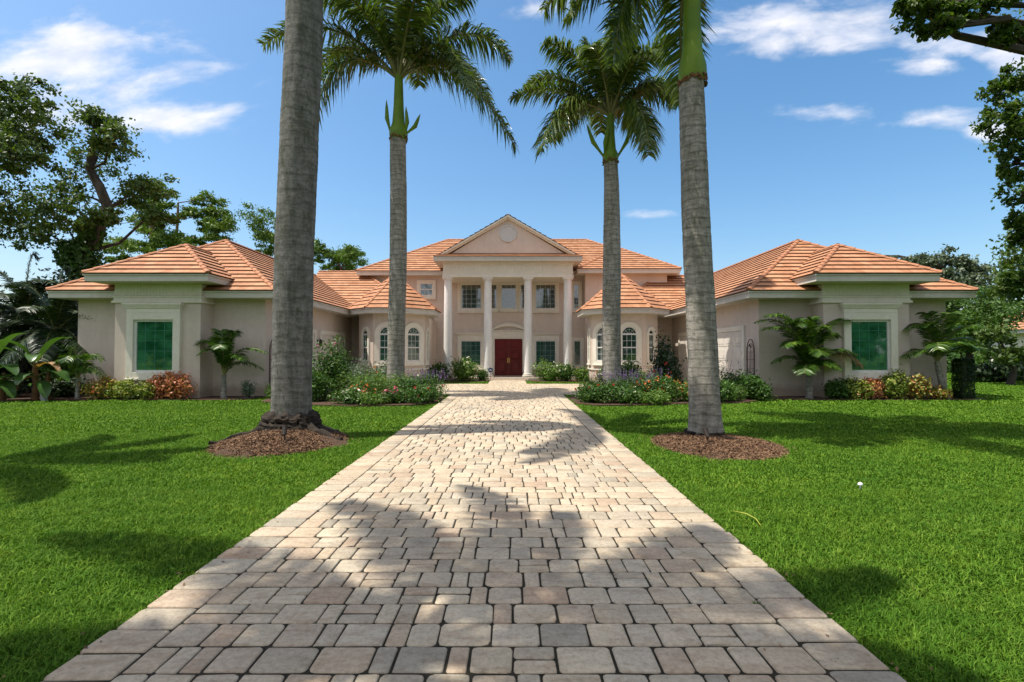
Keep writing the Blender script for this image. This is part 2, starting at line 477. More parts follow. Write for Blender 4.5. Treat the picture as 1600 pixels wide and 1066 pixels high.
class MB:
    def __init__(self):
        self.v = []
        self.f = []
        self.uv = {}

    def add(self, vs, fs, uvs=None):
        o = len(self.v)
        self.v += [tuple(p) for p in vs]
        for i, f in enumerate(fs):
            if uvs is not None:
                self.uv[len(self.f)] = uvs[i]
            self.f.append(tuple(o + k for k in f))

    def box(self, x0, y0, z0, x1, y1, z1):
        if x0 > x1: x0, x1 = x1, x0
        if y0 > y1: y0, y1 = y1, y0
        if z0 > z1: z0, z1 = z1, z0
        self.add([(x0, y0, z0), (x1, y0, z0), (x1, y1, z0), (x0, y1, z0), (x0, y0, z1), (x1, y0, z1), (x1, y1, z1), (x0, y1, z1)],
                 [(0, 3, 2, 1), (4, 5, 6, 7), (0, 1, 5, 4), (1, 2, 6, 5), (2, 3, 7, 6), (3, 0, 4, 7)])

    def prism(self, pts, a, b):
        """pts: list of (x,y) going round; between z=a and z=b"""
        n = len(pts)
        vs = [(x, y, a) for x, y in pts] + [(x, y, b) for x, y in pts]
        fs = [tuple(range(n - 1, -1, -1)), tuple(range(n, 2 * n))]
        for i in range(n):
            j = (i + 1) % n
            fs.append((i, j, n + j, n + i))
        self.add(vs, fs)

    def prism_xz(self, pts, y0, y1):
        n = len(pts)
        vs = [(x, y0, z) for x, z in pts] + [(x, y1, z) for x, z in pts]
        fs = [tuple(range(n)), tuple(range(2 * n - 1, n - 1, -1))]
        for i in range(n):
            j = (i + 1) % n
            fs.append((j, i, n + i, n + j))
        self.add(vs, fs)

    def band_xz(self, inner, outer, y0, y1, closed=False):
        """strip between two outlines in the xz plane, from y0 (front) to y1"""
        n = len(inner)
        vs = []
        for (x, z), (X, Z) in zip(inner, outer):
            vs += [(x, y0, z), (X, y0, Z), (X, y1, Z), (x, y1, z)]
        fs = []
        rng = range(n if closed else n - 1)
        for i in rng:
            a = 4 * i
            b = 4 * ((i + 1) % n)
            for k in range(4):
                l = (k + 1) % 4
                fs.append((a + k, b + k, b + l, a + l))
        if not closed:
            fs.append((0, 1, 2, 3))
            e = 4 * (n - 1)
            fs.append((e + 3, e + 2, e + 1, e))
        self.add(vs, fs)

    def lathe(self, cx, cy, prof, seg=24):
        vs = []
        for r, z in prof:
            for k in range(seg):
                a = 2 * PI * k / seg
                vs.append((cx + r * math.cos(a), cy + r * math.sin(a), z))
        fs = []
        for i in range(len(prof) - 1):
            for k in range(seg):
                l = (k + 1) % seg
                fs.append((i * seg + k, i * seg + l, (i + 1) * seg + l, (i + 1) * seg + k))
        fs.append(tuple(range(seg - 1, -1, -1)))
        fs.append(tuple(range((len(prof) - 1) * seg, len(prof) * seg)))
        self.add(vs, fs)

    def tube(self, pts, rad, seg=8, jitter=0.0, rng=random):
        pts = [Vector(p) for p in pts]
        if not isinstance(rad, (list, tuple)):
            rad = [rad] * len(pts)
        vs = []
        ref = Vector((0.3, 0.9, 0.1)).normalized()
        for i, p in enumerate(pts):
            d = (pts[min(i + 1, len(pts) - 1)] - pts[max(i - 1, 0)])
            if d.length < 1e-6: d = Vector((0, 0, 1))
            d.normalize()
            a = d.cross(ref)
            if a.length < 0.1: a = d.cross(Vector((1, 0, 0)))
            a.normalize()
            b = d.cross(a)
            for k in range(seg):
                t = 2 * PI * k / seg
                r = rad[i] * (1 + (rng.uniform(-jitter, jitter) if jitter else 0))
                vs.append(p + a * (r * math.cos(t)) + b * (r * math.sin(t)))
        fs = []
        for i in range(len(pts) - 1):
            for k in range(seg):
                l = (k + 1) % seg
                fs.append((i * seg + k, i * seg + l, (i + 1) * seg + l, (i + 1) * seg + k))
        fs.append(tuple(range(seg - 1, -1, -1)))
        fs.append(tuple(range((len(pts) - 1) * seg, len(pts) * seg)))
        self.add(vs, fs)

    def build(self, name, mat, parent=None, origin=(0, 0, 0), xf=None, smooth=False, bevel=0):
        me = bpy.data.meshes.new(name)
        o = Vector(origin)
        vs = [Vector(p) for p in self.v]
        if xf is not None:
            vs = [xf @ p for p in vs]
        me.from_pydata([tuple(p - o) for p in vs], [], self.f)
        if self.uv:
            l = me.uv_layers.new(name='UVMap')
            for pi, uvs in self.uv.items():
                poly = me.polygons[pi]
                for k, li in enumerate(poly.loop_indices):
                    l.data[li].uv = uvs[k]
        mats = mat if isinstance(mat, (list, tuple)) else [mat]
        for m in mats:
            me.materials.append(MAT[m])
        if smooth:
            me.polygons.foreach_set('use_smooth', [True] * len(me.polygons))
            try:
                me.set_sharp_from_angle(angle=R(38))
            except Exception:
                pass
        ob = bpy.data.objects.new(name, me)
        COL.objects.link(ob)
        ob.parent = parent
        if bevel:
            md = ob.modifiers.new('bevel', 'BEVEL')
            md.width = bevel
            md.segments = 2
            md.limit_method = 'ANGLE'
        return ob


def np_build(name, verts, faces_sizes, loops, mat, parent=None, origin=(0, 0, 0), smooth=False):
    me = bpy.data.meshes.new(name)
    nv = len(verts)
    me.vertices.add(nv)
    me.vertices.foreach_set('co', (verts - np.array(origin)).astype(np.float32).ravel())
    me.loops.add(len(loops))
    me.loops.foreach_set('vertex_index', loops.astype(np.int32))
    me.polygons.add(len(faces_sizes))
    starts = np.concatenate(([0], np.cumsum(faces_sizes)[:-1])).astype(np.int32)
    me.polygons.foreach_set('loop_start', starts)
    try:
        me.polygons.foreach_set('loop_total', faces_sizes.astype(np.int32))
    except Exception:
        pass
    me.update(calc_edges=True)
    me.validate()
    me.materials.append(MAT[mat])
    if smooth:
        me.polygons.foreach_set('use_smooth', [True] * len(me.polygons))
    ob = bpy.data.objects.new(name, me)
    COL.objects.link(ob)
    ob.parent = parent
    return ob


def quads_mesh(name, V, mat, parent=None, origin=(0, 0, 0)):
    """V: (N,4,3) separate quads"""
    n = len(V)
    return np_build(name, V.reshape(-1, 3), np.full(n, 4), np.arange(4 * n), mat, parent, origin)


def blades_mesh(name, B, Mi, T, W, mat, parent=None, origin=(0, 0, 0)):
    """N strips: base, middle, tip and half-width vector"""
    n = len(B)
    V = np.empty((n, 5, 3))
    V[:, 0] = B - W * 0.7
    V[:, 1] = B + W * 0.7
    V[:, 2] = Mi + W
    V[:, 3] = Mi - W
    V[:, 4] = T
    idx = np.arange(n)[:, None] * 5
    loops = np.concatenate([idx + 0, idx + 1, idx + 2, idx + 3, idx + 3, idx + 2, idx + 4], axis=1).ravel()
    sizes = np.tile([4, 3], n)
    return np_build(name, V.reshape(-1, 3), sizes, loops, mat, parent, origin)


def leaves(C, size, rs, aspect=0.55, outward=None, up=0.25, fold=0.0):
    """rhombus leaves around centres C (N,3)"""
    n = len(C)
    nrm = rs.normal(size=(n, 3))
    if outward is not None:
        nrm = nrm * 0.75 + outward * 1.0
    nrm[:, 2] += up
    nrm /= np.linalg.norm(nrm, axis=1, keepdims=True) + 1e-9
    r = rs.normal(size=(n, 3))
    a = np.cross(nrm, r)
    a /= np.linalg.norm(a, axis=1, keepdims=True) + 1e-9
    b = np.cross(nrm, a)
    s = (size * rs.uniform(0.6, 1.35, n))[:, None]
    V = np.empty((n, 4, 3))
    V[:, 0] = C - a * s
    V[:, 1] = C + b * s * aspect + nrm * s * fold
    V[:, 2] = C + a * s
    V[:, 3] = C - b * s * aspect + nrm * s * fold
    return V


def tag(o, label=None, cat=None, group=None, kind=None):
    if label: o['label'] = label
    if cat: o['category'] = cat
    if group: o['group'] = group
    if kind: o['kind'] = kind
    return o


def thing(name, label, cat, loc, group=None):
    o = bpy.data.objects.new(name, None)
    o.empty_display_size = 0.3
    COL.objects.link(o)
    o.location = loc
    return tag(o, label, cat, group)


# ------------------------------------------------------------------ layout constants
DX0, DX1 = -2.45, 2.05          # driveway edges
COURT_Y0, COURT_Y1 = 20.6, 27.4
BEDS = {
    'left': [(-9.0, 19.2), (-8.6, 17.6), (-7.0, 16.6), (-5.0, 16.15), (-3.2, 16.4), (-2.55, 17.2), (-2.5, 19.0), (-2.9, 20.6), (-4.4, 21.3), (-6.5, 21.2), (-8.6, 20.6)],
    'right': [(9.0, 19.4), (8.9, 18.2), (7.8, 17.2), (6.0, 16.9), (4.0, 16.4), (2.7, 16.3), (2.12, 17.0), (2.1, 19.0), (2.7, 20.6), (4.4, 21.3), (6.5, 21.2), (8.6, 20.6)]}
MULCH = [(-4.4, 9.85, 1.19, 1.37), (3.8, 9.6, 1.15, 1.37)]


def in_poly(x, y, poly):
    inside = np.zeros(x.shape, bool)
    n = len(poly)
    j = n - 1
    for i in range(n):
        xi, yi = poly[i]
        xj, yj = poly[j]
        c = ((yi > y) != (yj > y)) & (x < (xj - xi) * (y - yi) / (yj - yi + 1e-12) + xi)
        inside ^= c
        j = i
    return inside


def lawn_mask(x, y):
    jx = 0.02 * np.sin(y * 23) + 0.02 * np.sin(y * 61 + 1) + 0.012 * np.sin(x * 997)
    m = ~((x > DX0 + 0.012 + jx) & (x < DX1 - 0.012 - jx) & (y < COURT_Y0 + 0.1))
    m &= ~((np.abs(x) < 9.6) & (y > COURT_Y0) & (y < COURT_Y1))
    m &= ~((x > -1.35) & (x < 0.85) & (y > COURT_Y1 - .1) & (y < 31.2))
    for p in BEDS.values():
        m &= ~in_poly(x, y, p)
    for (cx, cy, rx, ry) in MULCH:
        m &= (((x - cx) / rx) ** 2 + ((y - cy) / ry) ** 2) > 0.94
    ax = np.abs(x)
    m &= ~((ax > 9.4) & (ax < 17.0) & (y > 18.35))
    m &= ~((x < -15) & (y > 17.9))
    m &= ~((ax < 9.7) & (y > 29.6))
    return m


def struct(name, mb, mat, **k):
    return tag(mb.build(name, mat, **k), kind='structure')


# ------------------------------------------------------------------ ground
mb = MB()
S = 900
mb.add([(-S, -S, -0.05), (S, -S, -0.05), (S, S, -0.05), (-S, S, -0.05)], [(0, 1, 2, 3)])
struct('ground', mb, 'lawn')
mb = MB()
mb.box(DX0 + 0.02, -6, -0.046, DX1 - 0.02, COURT_Y0 + 0.2, -0.0095)
mb.box(-9.5, COURT_Y0 + 0.21, -0.046, 9.5, COURT_Y1, -0.010)
mb.box(-1.3, COURT_Y1 + 0.003, -0.046, 0.8, 31.0, -0.016)
struct('driveway_joint_bed', mb, 'joint')

# pavers: one mesh, each paver a tumbled block
prs = random.Random(5)
PV, PS, PL = [], [], []


def paver(x0, y0, x1, y1, fine=True):
    g = 0.0045 + prs.uniform(0, 0.0035) + (0.001 if not fine else 0)
    x0 += g; x1 -= g; y0 += g * 1.3; y1 -= g * 1.3
    zt = prs.uniform(-0.002, 0.003)
    tx, ty = prs.uniform(-0.006, 0.006), prs.uniform(-0.006, 0.006)
    cx, cy = (x0 + x1) / 2, (y0 + y1) / 2
    r = min(x1 - x0, y1 - y0) * (prs.uniform(0.06, 0.17) if fine else prs.uniform(.03, .06))
    out = []
    ns = (0, 0.5, 1) if fine else (0.5,)
    for qx, qy, a0 in ((x1, y1, 0), (x0, y1, PI / 2), (x0, y0, PI), (x1, y0, 1.5 * PI)):
        rr = r * prs.uniform(0.6, 1.3)
        sx = 1 if qx == x1 else -1
        sy = 1 if qy == y1 else -1
        for t in ns:
            a = a0 + t * PI / 2
            out.append((qx - sx * rr + rr * math.cos(a) + prs.uniform(-.0035, .0035), qy - sy * rr + rr * math.sin(a) + prs.uniform(-.0035, .0035)))
    n = len(out)
    base = len(PV)
    rings = ((1.0, -0.035, 0), (1.0, -0.008, 0), (0.0, -0.0025, 0.004), (0.0, 0.0, 0.010)) if fine else ((1.0, -0.035, 0), (1.0, -0.006, 0), (0, 0.0, 0.010))
    for (_, dz, ins) in rings:
        for (x, y) in out:
            dx, dy = x - cx, y - cy
            hx, hy = (x1 - x0) / 2, (y1 - y0) / 2
            X = cx + dx * (1 - ins / hx)
            Y = cy + dy * (1 - ins / hy)
            PV.append((X, Y, dz + zt + (dx * tx + dy * ty)))
    for k in range(len(rings) - 1):
        for i in range(n):
            j = (i + 1) % n
            PL.extend((base + k * n + i, base + k * n + j, base + (k + 1) * n + j, base + (k + 1) * n + i))
            PS.append(4)
    PL.extend(range(base + (len(rings) - 1) * n, base + len(rings) * n))
    PS.append(n)


def paver_field(X0, X1, Y0, Y1, fine):
    y = Y0
    while y < Y1 - 0.05:
        h = min(0.25, Y1 - y)
        f = fine and y < 9
        x = X0
        first = True
        while x < X1 - 0.01:
            w = prs.choice((0.125, 0.125, 0.18, 0.24, 0.24, 0.24, 0.24, 0.29, 0.29, 0.32))
            if first:
                w = prs.uniform(0.15, 0.36); first = False
            if X1 - (x + w) < 0.13: w = X1 - x
            if w >= 0.23 and w < 0.27 and prs.random() < 0.22 and h > 0.2:
                s = h * prs.choice((0.5, 0.42, 0.58))
                paver(x, y, x + w, y + s, f)
                paver(x, y + s, x + w, y + h, f)
            elif w > 0.3 and prs.random() < 0.12 and h > 0.2:
                paver(x, y, x + w, y + h * 0.5, f)
                paver(x, y + h * 0.5, x + w, y + h, f)
            else:
                paver(x, y, x + w, y + h, f)
            x += w
        y += h


BW = 0.37
paver_field(DX0 + BW, DX1 - BW, -1.0, COURT_Y0, True)
for (a, b) in ((DX0, DX0 + BW), (DX1 - BW, DX1)):
    y = -1.0
    while y < COURT_Y0 - 0.1:
        h = prs.uniform(0.24, 0.29)
        jx = prs.uniform(-0.012, 0.008)
        paver(a + (jx if a == DX0 else 0), y, b - (jx if a != DX0 else 0), y + h, y < 9)
        y += h
paver_field(-9.5, 9.5, COURT_Y0, COURT_Y1, False)
paver_field(-1.3, 0.8, COURT_Y1, 31.0, False)
drive = np_build('driveway', np.array(PV), np.array(PS), np.array(PL), 'paver')
tag(drive, kind='structure')
del PV, PS, PL

# grass blades, one object
rs = np.random.RandomState(11)


def build_grass():
    Bs, Ms, Ts, Ws = [], [], [], []
    bands = [(-1.0, 3.6, 10500, 0.0024, 0.050), (3.6, 6.5, 6000, 0.0033, 0.048), (6.5, 11, 2800, 0.0052, 0.046),
             (11, 17, 1000, 0.0095, 0.05), (17, 30, 300, 0.018, 0.06), (30, 60, 50, 0.045, 0.09)]
    for (y0, y1, dens, w, h) in bands:
        lim = y1 * 1.06 + 1.2
        area = (y1 - y0) * lim * 2
        n = int(area * dens)
        x = rs.uniform(-lim, lim, n)
        y = rs.uniform(y0, y1, n)
        keep = (np.abs(x) < np.maximum(y, 0) * 1.06 + 1.4) & lawn_mask(x, y)
        if y1 <= 3.7:
            keep &= (np.abs(x) > 1.9) & (y > 0.6)
        x, y = x[keep], y[keep]
        # a few sparse, slightly lower patches
        pat = 0.5 + 0.3 * np.sin(x * 1.7 + np.sin(y * 1.3) * 1.5) * np.sin(y * 1.9 + np.cos(x * 0.9) * 2) + 0.35 * np.sin(x * 7.1 + np.sin(y * 5.3) * 1.7) * np.sin(y * 8.3 + np.cos(x * 3.9) * 2)
        n = len(x)
        ed = np.minimum(np.abs(x - DX0), np.abs(x - DX1)) < 0.10
        hh = h * rs.uniform(0.55, 1.35, n) * (0.8 + 0.35 * pat) * np.where(ed, 1.15, 1.0)
        az = rs.uniform(0, 2 * PI, n)
        lean = rs.uniform(0.25, 1.25, n)
        d = np.stack([np.cos(az), np.sin(az), np.zeros(n)], 1)
        B = np.stack([x, y, np.full(n, -0.05)], 1)
        M = B + d * (hh * lean * 0.35)[:, None]
        M[:, 2] += hh * 0.62
        T = B + d * (hh * lean * 1.1)[:, None]
        T[:, 2] += hh * rs.uniform(0.6, 1.05, n)
        wa = az + PI / 2 + rs.uniform(-.5, .5, n)
        W = np.stack([np.cos(wa), np.sin(wa), rs.uniform(-.3, .3, n)], 1) * (w * rs.uniform(0.7, 1.4, n))[:, None]
        Bs.append(B); Ms.append(M); Ts.append(T); Ws.append(W)
    o = blades_mesh('grass', np.concatenate(Bs), np.concatenate(Ms), np.concatenate(Ts), np.concatenate(Ws), 'blade')
    tag(o, 'short bright green lawn grass on both sides of the driveway', 'grass', kind='stuff')
    print('blades', sum(len(b) for b in Bs))


build_grass()

# ------------------------------------------------------------------ house
HOUSE = thing('house', 'two storey taupe stucco mansion with white columns, orange tile roof and two garage wings', 'house', (0, 34, 0))
HO = (0, 34, 0)


def hp(name, mb, mat, parent=None, **k):
    return mb.build(name, mat, parent or HOUSE, origin=HO, **k)


def clip_poly(poly, uv_axis_val, lo, hi):
    """clip list of (u,v) by lo<=v<=hi"""
    def clip(pts, f):
        out = []
        for i in range(len(pts)):
            a, b = pts[i], pts[(i + 1) % len(pts)]
            fa, fb = f(a), f(b)
            if fa >= 0: out.append(a)
            if (fa >= 0) != (fb >= 0):
                t = fa / (fa - fb)
                out.append((a[0] + (b[0] - a[0]) * t, a[1] + (b[1] - a[1]) * t))
        return out
    p = clip(poly, lambda q: q[1] - lo)
    if len(p) < 3: return []
    p = clip(p, lambda q: hi - q[1])
    return p if len(p) >= 3 else []


def tile_face(mb, edges, pts3, step=0.36, lift=0.047):
    """cover a planar roof polygon (eave edge = first two points) with lapped courses"""
    P = [Vector(p) for p in pts3]
    e = (P[1] - P[0]).normalized()
    nrm = (P[1] - P[0]).cross(P[2] - P[0]).normalized()
    if nrm.z < 0: nrm = -nrm
    up = nrm.cross(e).normalized()
    if up.z < 0: up = -up
    O = P[0]
    uv = [((p - O).dot(e), (p - O).dot(up)) for p in P]
    vmax = max(q[1] for q in uv)
    off = (O.x * 0.37 + O.y * 0.61) % 1.0
    k = 0
    v = -0.05
    while v < vmax - 0.02:
        lo, hi = v, min(v + step, vmax)
        loc = clip_poly(uv, None, max(lo, 0.0), hi)
        if loc:
            if k == 0:
                loc = [(a, (-0.05 if abs(b) < 1e-4 else b)) for a, b in loc]
            def pos(q, extra=0.0):
                f = 1 - (q[1] - lo) / step
                return O + e * q[0] + up * q[1] + nrm * (0.012 + lift * f + extra)
            vs = [pos(q) for q in loc]
            ang = [(q[0] + off, (k + (q[1] - lo) / step) * 0.36) for q in loc]
            mb.add(vs, [tuple(range(len(vs)))], [ang])
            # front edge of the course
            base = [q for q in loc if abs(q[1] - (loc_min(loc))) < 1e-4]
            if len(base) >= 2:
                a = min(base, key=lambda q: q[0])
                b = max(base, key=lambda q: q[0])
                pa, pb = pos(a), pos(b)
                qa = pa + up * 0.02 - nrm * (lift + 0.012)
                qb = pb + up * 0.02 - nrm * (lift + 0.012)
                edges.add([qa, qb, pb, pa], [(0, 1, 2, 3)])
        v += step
        k += 1


def loc_min(loc):
    return min(q[1] for q in loc)


def caps(mb, a, b, r=0.105):
    a, b = Vector(a), Vector(b)
    d = (b - a)
    L = d.length
    d.normalize()
    s = d.cross(Vector((0, 0, 1))).normalized()
    n = s.cross(d)
    k = 0.0
    while k < L - 0.05:
        e = min(k + 0.42, L)
        vs = []
        for (t, rr, h) in ((k, r * 1.04, 0.040), (e, r * 0.92, 0.022)):
            for j in range(7):
                an = PI * j / 6
                vs.append(a + d * t + s * (rr * 1.25 * math.cos(an)) + n * (rr * math.sin(an) * 0.95 + h - 0.015))
        fs = [(j, j + 1, 8 + j, 7 + j) for j in range(6)]
        fs.append(tuple(range(6, -1, -1)))
        mb.add(vs, fs)
        k += 0.36


def hip_roof(x0, x1, y0, y1, z, slope, axis, hip0=True, hip1=True, slab=0.27, rr=0.082, name='roof'):
    """hip roof over an eave rectangle; axis = direction of the ridge; hips at the low / high end"""
    mb, ed, cp = MB(), MB(), MB()
    if axis == 'y':
        t = (x1 - x0) / 2
        h = z + t * slope
        xm = (x0 + x1) / 2
        ra = (xm, y0 + t if hip0 else y0, h)
        rb = (xm, y1 - t if hip1 else y1, h)
        A, B, C, D = (x0, y0, z), (x1, y0, z), (x1, y1, z), (x0, y1, z)
        tile_face(mb, ed, [A, D, rb, ra])
        tile_face(mb, ed, [B, C, rb, ra])
        if hip0:
            tile_face(mb, ed, [A, B, ra]); caps(cp, A, ra, rr); caps(cp, B, ra, rr)
        if hip1:
            tile_face(mb, ed, [D, C, rb]); caps(cp, D, rb, rr); caps(cp, C, rb, rr)
    else:
        t = (y1 - y0) / 2
        h = z + t * slope
        ym = (y0 + y1) / 2
        ra = (x0 + t if hip0 else x0, ym, h)
        rb = (x1 - t if hip1 else x1, ym, h)
        A, B, C, D = (x0, y0, z), (x1, y0, z), (x1, y1, z), (x0, y1, z)
        tile_face(mb, ed, [A, B, rb, ra])
        tile_face(mb, ed, [D, C, rb, ra])
        if hip0:
            tile_face(mb, ed, [A, D, ra]); caps(cp, A, ra, rr); caps(cp, D, ra, rr)
        if hip1:
            tile_face(mb, ed, [B, C, rb]); caps(cp, B, rb, rr); caps(cp, C, rb, rr)
    if (Vector(ra) - Vector(rb)).length > 0.1:
        caps(cp, ra, rb, rr)
    ro = hp(name, mb, 'roof')
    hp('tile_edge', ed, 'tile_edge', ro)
    hp('ridge_cap', cp, 'cap', ro, smooth=True)
    if slab:
        f = MB()
        f.box(x0 + .03, y0 + .03, z - slab, x1 - .03, y1 - .03, z - 0.004)
        f.box(x0 - .005, y0 - .005, z - 0.075, x1 + .005, y1 + .005, z - 0.012)   # drip edge
        hp('fascia', f, 'fascia', ro)
    return ro


WZ = 3.74     # top of the one-storey walls (under the soffit)
SL = 0.65

# walls ------------------------------------------------------------
mb = MB()
mb.box(-9.5, 34.0, -0.1, 10.3, 43.4, 6.76)
hp('main_wall', mb, 'stucco')
mb = MB()
mb.box(4.75, 33.1, -0.1, 10.05, 34.0 + .3, 6.755)
hp('main_wall', mb, 'stucco')
for s in (-1, 1):
    mb = MB()
    mb.box(s * 9.55, 19.8, -0.1, s * 16.8, 37.7, WZ)
    hp('wing_wall', mb, 'stucco')
    mb = MB()
    mb.box(s * 5.0, 30.5, -0.1, s * 9.7, 37.6, WZ - .01)
    hp('wing_wall', mb, 'stucco')
    # projecting bay
    mb = MB()
    a, b = s * 11.57, s * 14.75
    mb.box(a, 19.0, -0.1, b, 20.2, 4.22)
    w = hp('bay_wall', mb, 'stucco')
    mb = MB()
    i, o = (min(a, b), max(a, b))
    mb.box(i - .02, 18.98, 3.80, o + .02, 20.3, 4.225)           # frieze
    mb.box(i - .07, 18.93, 3.72, o + .07, 20.3, 3.78)
    mb.box(i - .04, 18.96, 3.60, o + .04, 20.3, 3.72)
    mb.box(i - .09, 18.91, 3.52, o + .09, 20.3, 3.60)
    n = 26
    for k in range(n):
        x = i + 0.1 + (o - i - 0.2) * k / (n - 1)
        mb.box(x - .02, 18.965, 3.84, x + .02, 18.99, 4.19)
    hp('frieze', mb, 'trim', w, bevel=0.008)

# roofs --------------------------------------------------------------
hip_roof(-10.2, 11.0, 33.4, 44.06, 7.0, 0.60, 'x', name='main_roof')
hip_roof(4.15, 10.75, 32.45, 39.5, 6.995, 0.60, 'y', True, False, name='main_roof')
hip_roof(-17.4, -8.85, 19.1, 38.34, 4.0, SL, 'y', name='wing_roof')
hip_roof(8.85, 17.4, 19.1, 38.34, 4.0, SL, 'y', name='wing_roof')
hip_roof(-13.1, -5.3, 29.8, 39.4, 3.995, SL, 'x', False, True, name='wing_roof')
hip_roof(5.5, 13.1, 29.8, 38.30, 3.995, SL, 'x', True, False, name='wing_roof')
hip_roof(-15.31, -10.83, 18.2, 24.4, 4.5, SL, 'y', True, False, name='bay_roof', slab=0)
hip_roof(10.83, 15.31, 18.2, 24.4, 4.5, SL, 'y', True, False, name='bay_roof', slab=0)
for s in (-1, 1):
    x0, x1 = sorted((s * 10.83, s * 15.31))
    f = MB()
    f.box(x0 + .03, 18.23, 4.23, x1 - .03, 20.3, 4.496)
    f.box(x0 - .005, 18.195, 4.43, x1 + .005, 20.3, 4.49)
    hp('bay_fascia', f, 'fascia')


# turrets --------------------------------------------------------------
def octo(cx, cy, ap, rot=PI / 8):
    r = ap / math.cos(PI / 8)
    return [(cx + r * math.cos(rot + k * PI / 4), cy + r * math.sin(rot + k * PI / 4)) for k in range(8)]


def arch_pts(w, zb, zs, n=14):
    """outline from bottom-left up over a semicircle to bottom-right"""
    pts = [(-w / 2, zb)]
    for k in range(n + 1):
        a = PI - PI * k / n
        pts.append((w / 2 * math.cos(a), zs + w / 2 * math.sin(a)))
    pts.append((w / 2, zb))
    return pts


def arched_window(xf, w, zb, zs, cas, parent, cols=3, fan=True):
    """window with a half-round head; local x along the wall, -y out of the wall"""
    gl = MB()
    gl.prism_xz(arch_pts(w, zb, zs), -0.012, 0.02)
    win = hp('arched_window', gl, 'glass_teal' if parent_left(xf) else 'glass_dark', parent, xf=xf)
    c = MB()
    inn = arch_pts(w + 0.07, zb - 0.03, zs)
    out = arch_pts(w + 2 * cas, zb - 0.03, zs)
    c.band_xz(inn, out, -0.075, 0.02)
    c.box(-w / 2 - cas, -0.075, zb - 0.22, w / 2 + cas, 0.02, zb - 0.035)
    c.box(-w / 2 - cas - .02, -0.12, zb - 0.27, w / 2 + cas + .02, 0.02, zb - 0.20)
    hp('casing', c, 'trim', win, xf=xf, bevel=0.008)
    f = MB()
    f.band_xz(arch_pts(w - 0.03, zb + .02, zs), arch_pts(w + 0.072, zb - 0.03, zs), -0.04, 0.01)
    f.box(-w / 2 - .02, -0.045, zb - 0.03, w / 2 + .02, 0.01, zb + 0.03)
    f.box(-w / 2, -0.042, zs - 0.045, w / 2, 0.01, zs + 0.045)
    zm = zb + (zs - zb) * 0.5
    f.box(-w / 2, -0.045, zm - 0.03, w / 2, 0.01, zm + 0.03)
    hp('frame', f, 'frame_w', win, xf=xf)
    m = MB()
    for k in range(1, cols):
        x = -w / 2 + w * k / cols
        m.box(x - .009, -0.022, zb, x + .009, -0.01, zs)
    for z in (zb + (zm - zb) / 2, zm + (zs - zm) / 2):
        m.box(-w / 2, -0.0215, z - .009, w / 2, -0.0105, z + .009)
    if fan:
        r = w / 2
        for a in (45, 90, 135):
            a = R(a)
            m.tube([(0.3 * r * math.cos(a), -0.018, zs + 0.3 * r * math.sin(a)), (r * math.cos(a), -0.018, zs + r * math.sin(a))], 0.008, 5)
        m.tube([(0.32 * r * math.cos(PI * k / 8), -0.018, zs + 0.32 * r * math.sin(PI * k / 8)) for k in range(9)], 0.008, 5)
        m.tube([(0.68 * r * math.cos(PI * k / 10), -0.018, zs + 0.68 * r * math.sin(PI * k / 10)) for k in range(11)], 0.007, 5)
    hp('muntin', m, 'muntin_w', win, xf=xf)
    return win


def parent_left(xf):
    return xf.translation.x < 0


def turret(cx, cy, inner):
    """inner = +1 when the drive lies at larger x"""
    ap = 1.81
    mb = MB()
    mb.prism(octo(cx, cy, ap), -0.1, WZ)
    t = hp('turret', mb, 'stucco')
    ea = octo(cx, cy, 2.41)
    f = MB()
    f.prism(octo(cx, cy, 2.38), 3.73, 3.996)
    f.prism(octo(cx, cy, 2.415), 3.92, 3.985)
    hp('fascia', f, 'fascia', t)
    mb, ed, cp = MB(), MB(), MB()
    apex = (cx, cy, 6.07)
    for k in range(8):
        a, b = ea[k], ea[(k + 1) % 8]
        tile_face(mb, ed, [(a[0], a[1], 4.0), (b[0], b[1], 4.0), apex])
        caps(cp, (a[0], a[1], 4.0), apex, 0.07)
    ro = hp('turret_roof', mb, 'roof', t)
    hp('tile_edge', ed, 'tile_edge', ro) if False else None
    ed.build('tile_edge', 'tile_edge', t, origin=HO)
    cp.build('ridge_cap', 'cap', t, origin=HO, smooth=True)
    b = MB()
    b.prism(octo(cx, cy, ap + 0.05), 0.72, 0.80)
    hp('sill_band', b, 'trim', t)
    # windows: front, inner oblique (wide); outer oblique, inner side (narrow)
    for ang, w in ((0, 0.74), (45 * inner, 0.74), (-45 * inner, 0.46), (90 * inner, 0.46)):
        a = R(ang)
        pos = Vector((cx + math.sin(a) * ap, cy - math.cos(a) * ap, 0))
        xf = Matrix.Translation(pos) @ Matrix.Rotation(a, 4, 'Z')
        arched_window(xf, w, 1.23, 2.64, 0.28 if w > .6 else 0.2, t, 3 if w > .6 else 2, w > .6)


turret(-6.62, 28.95, 1)
turret(6.2, 28.9, -1)


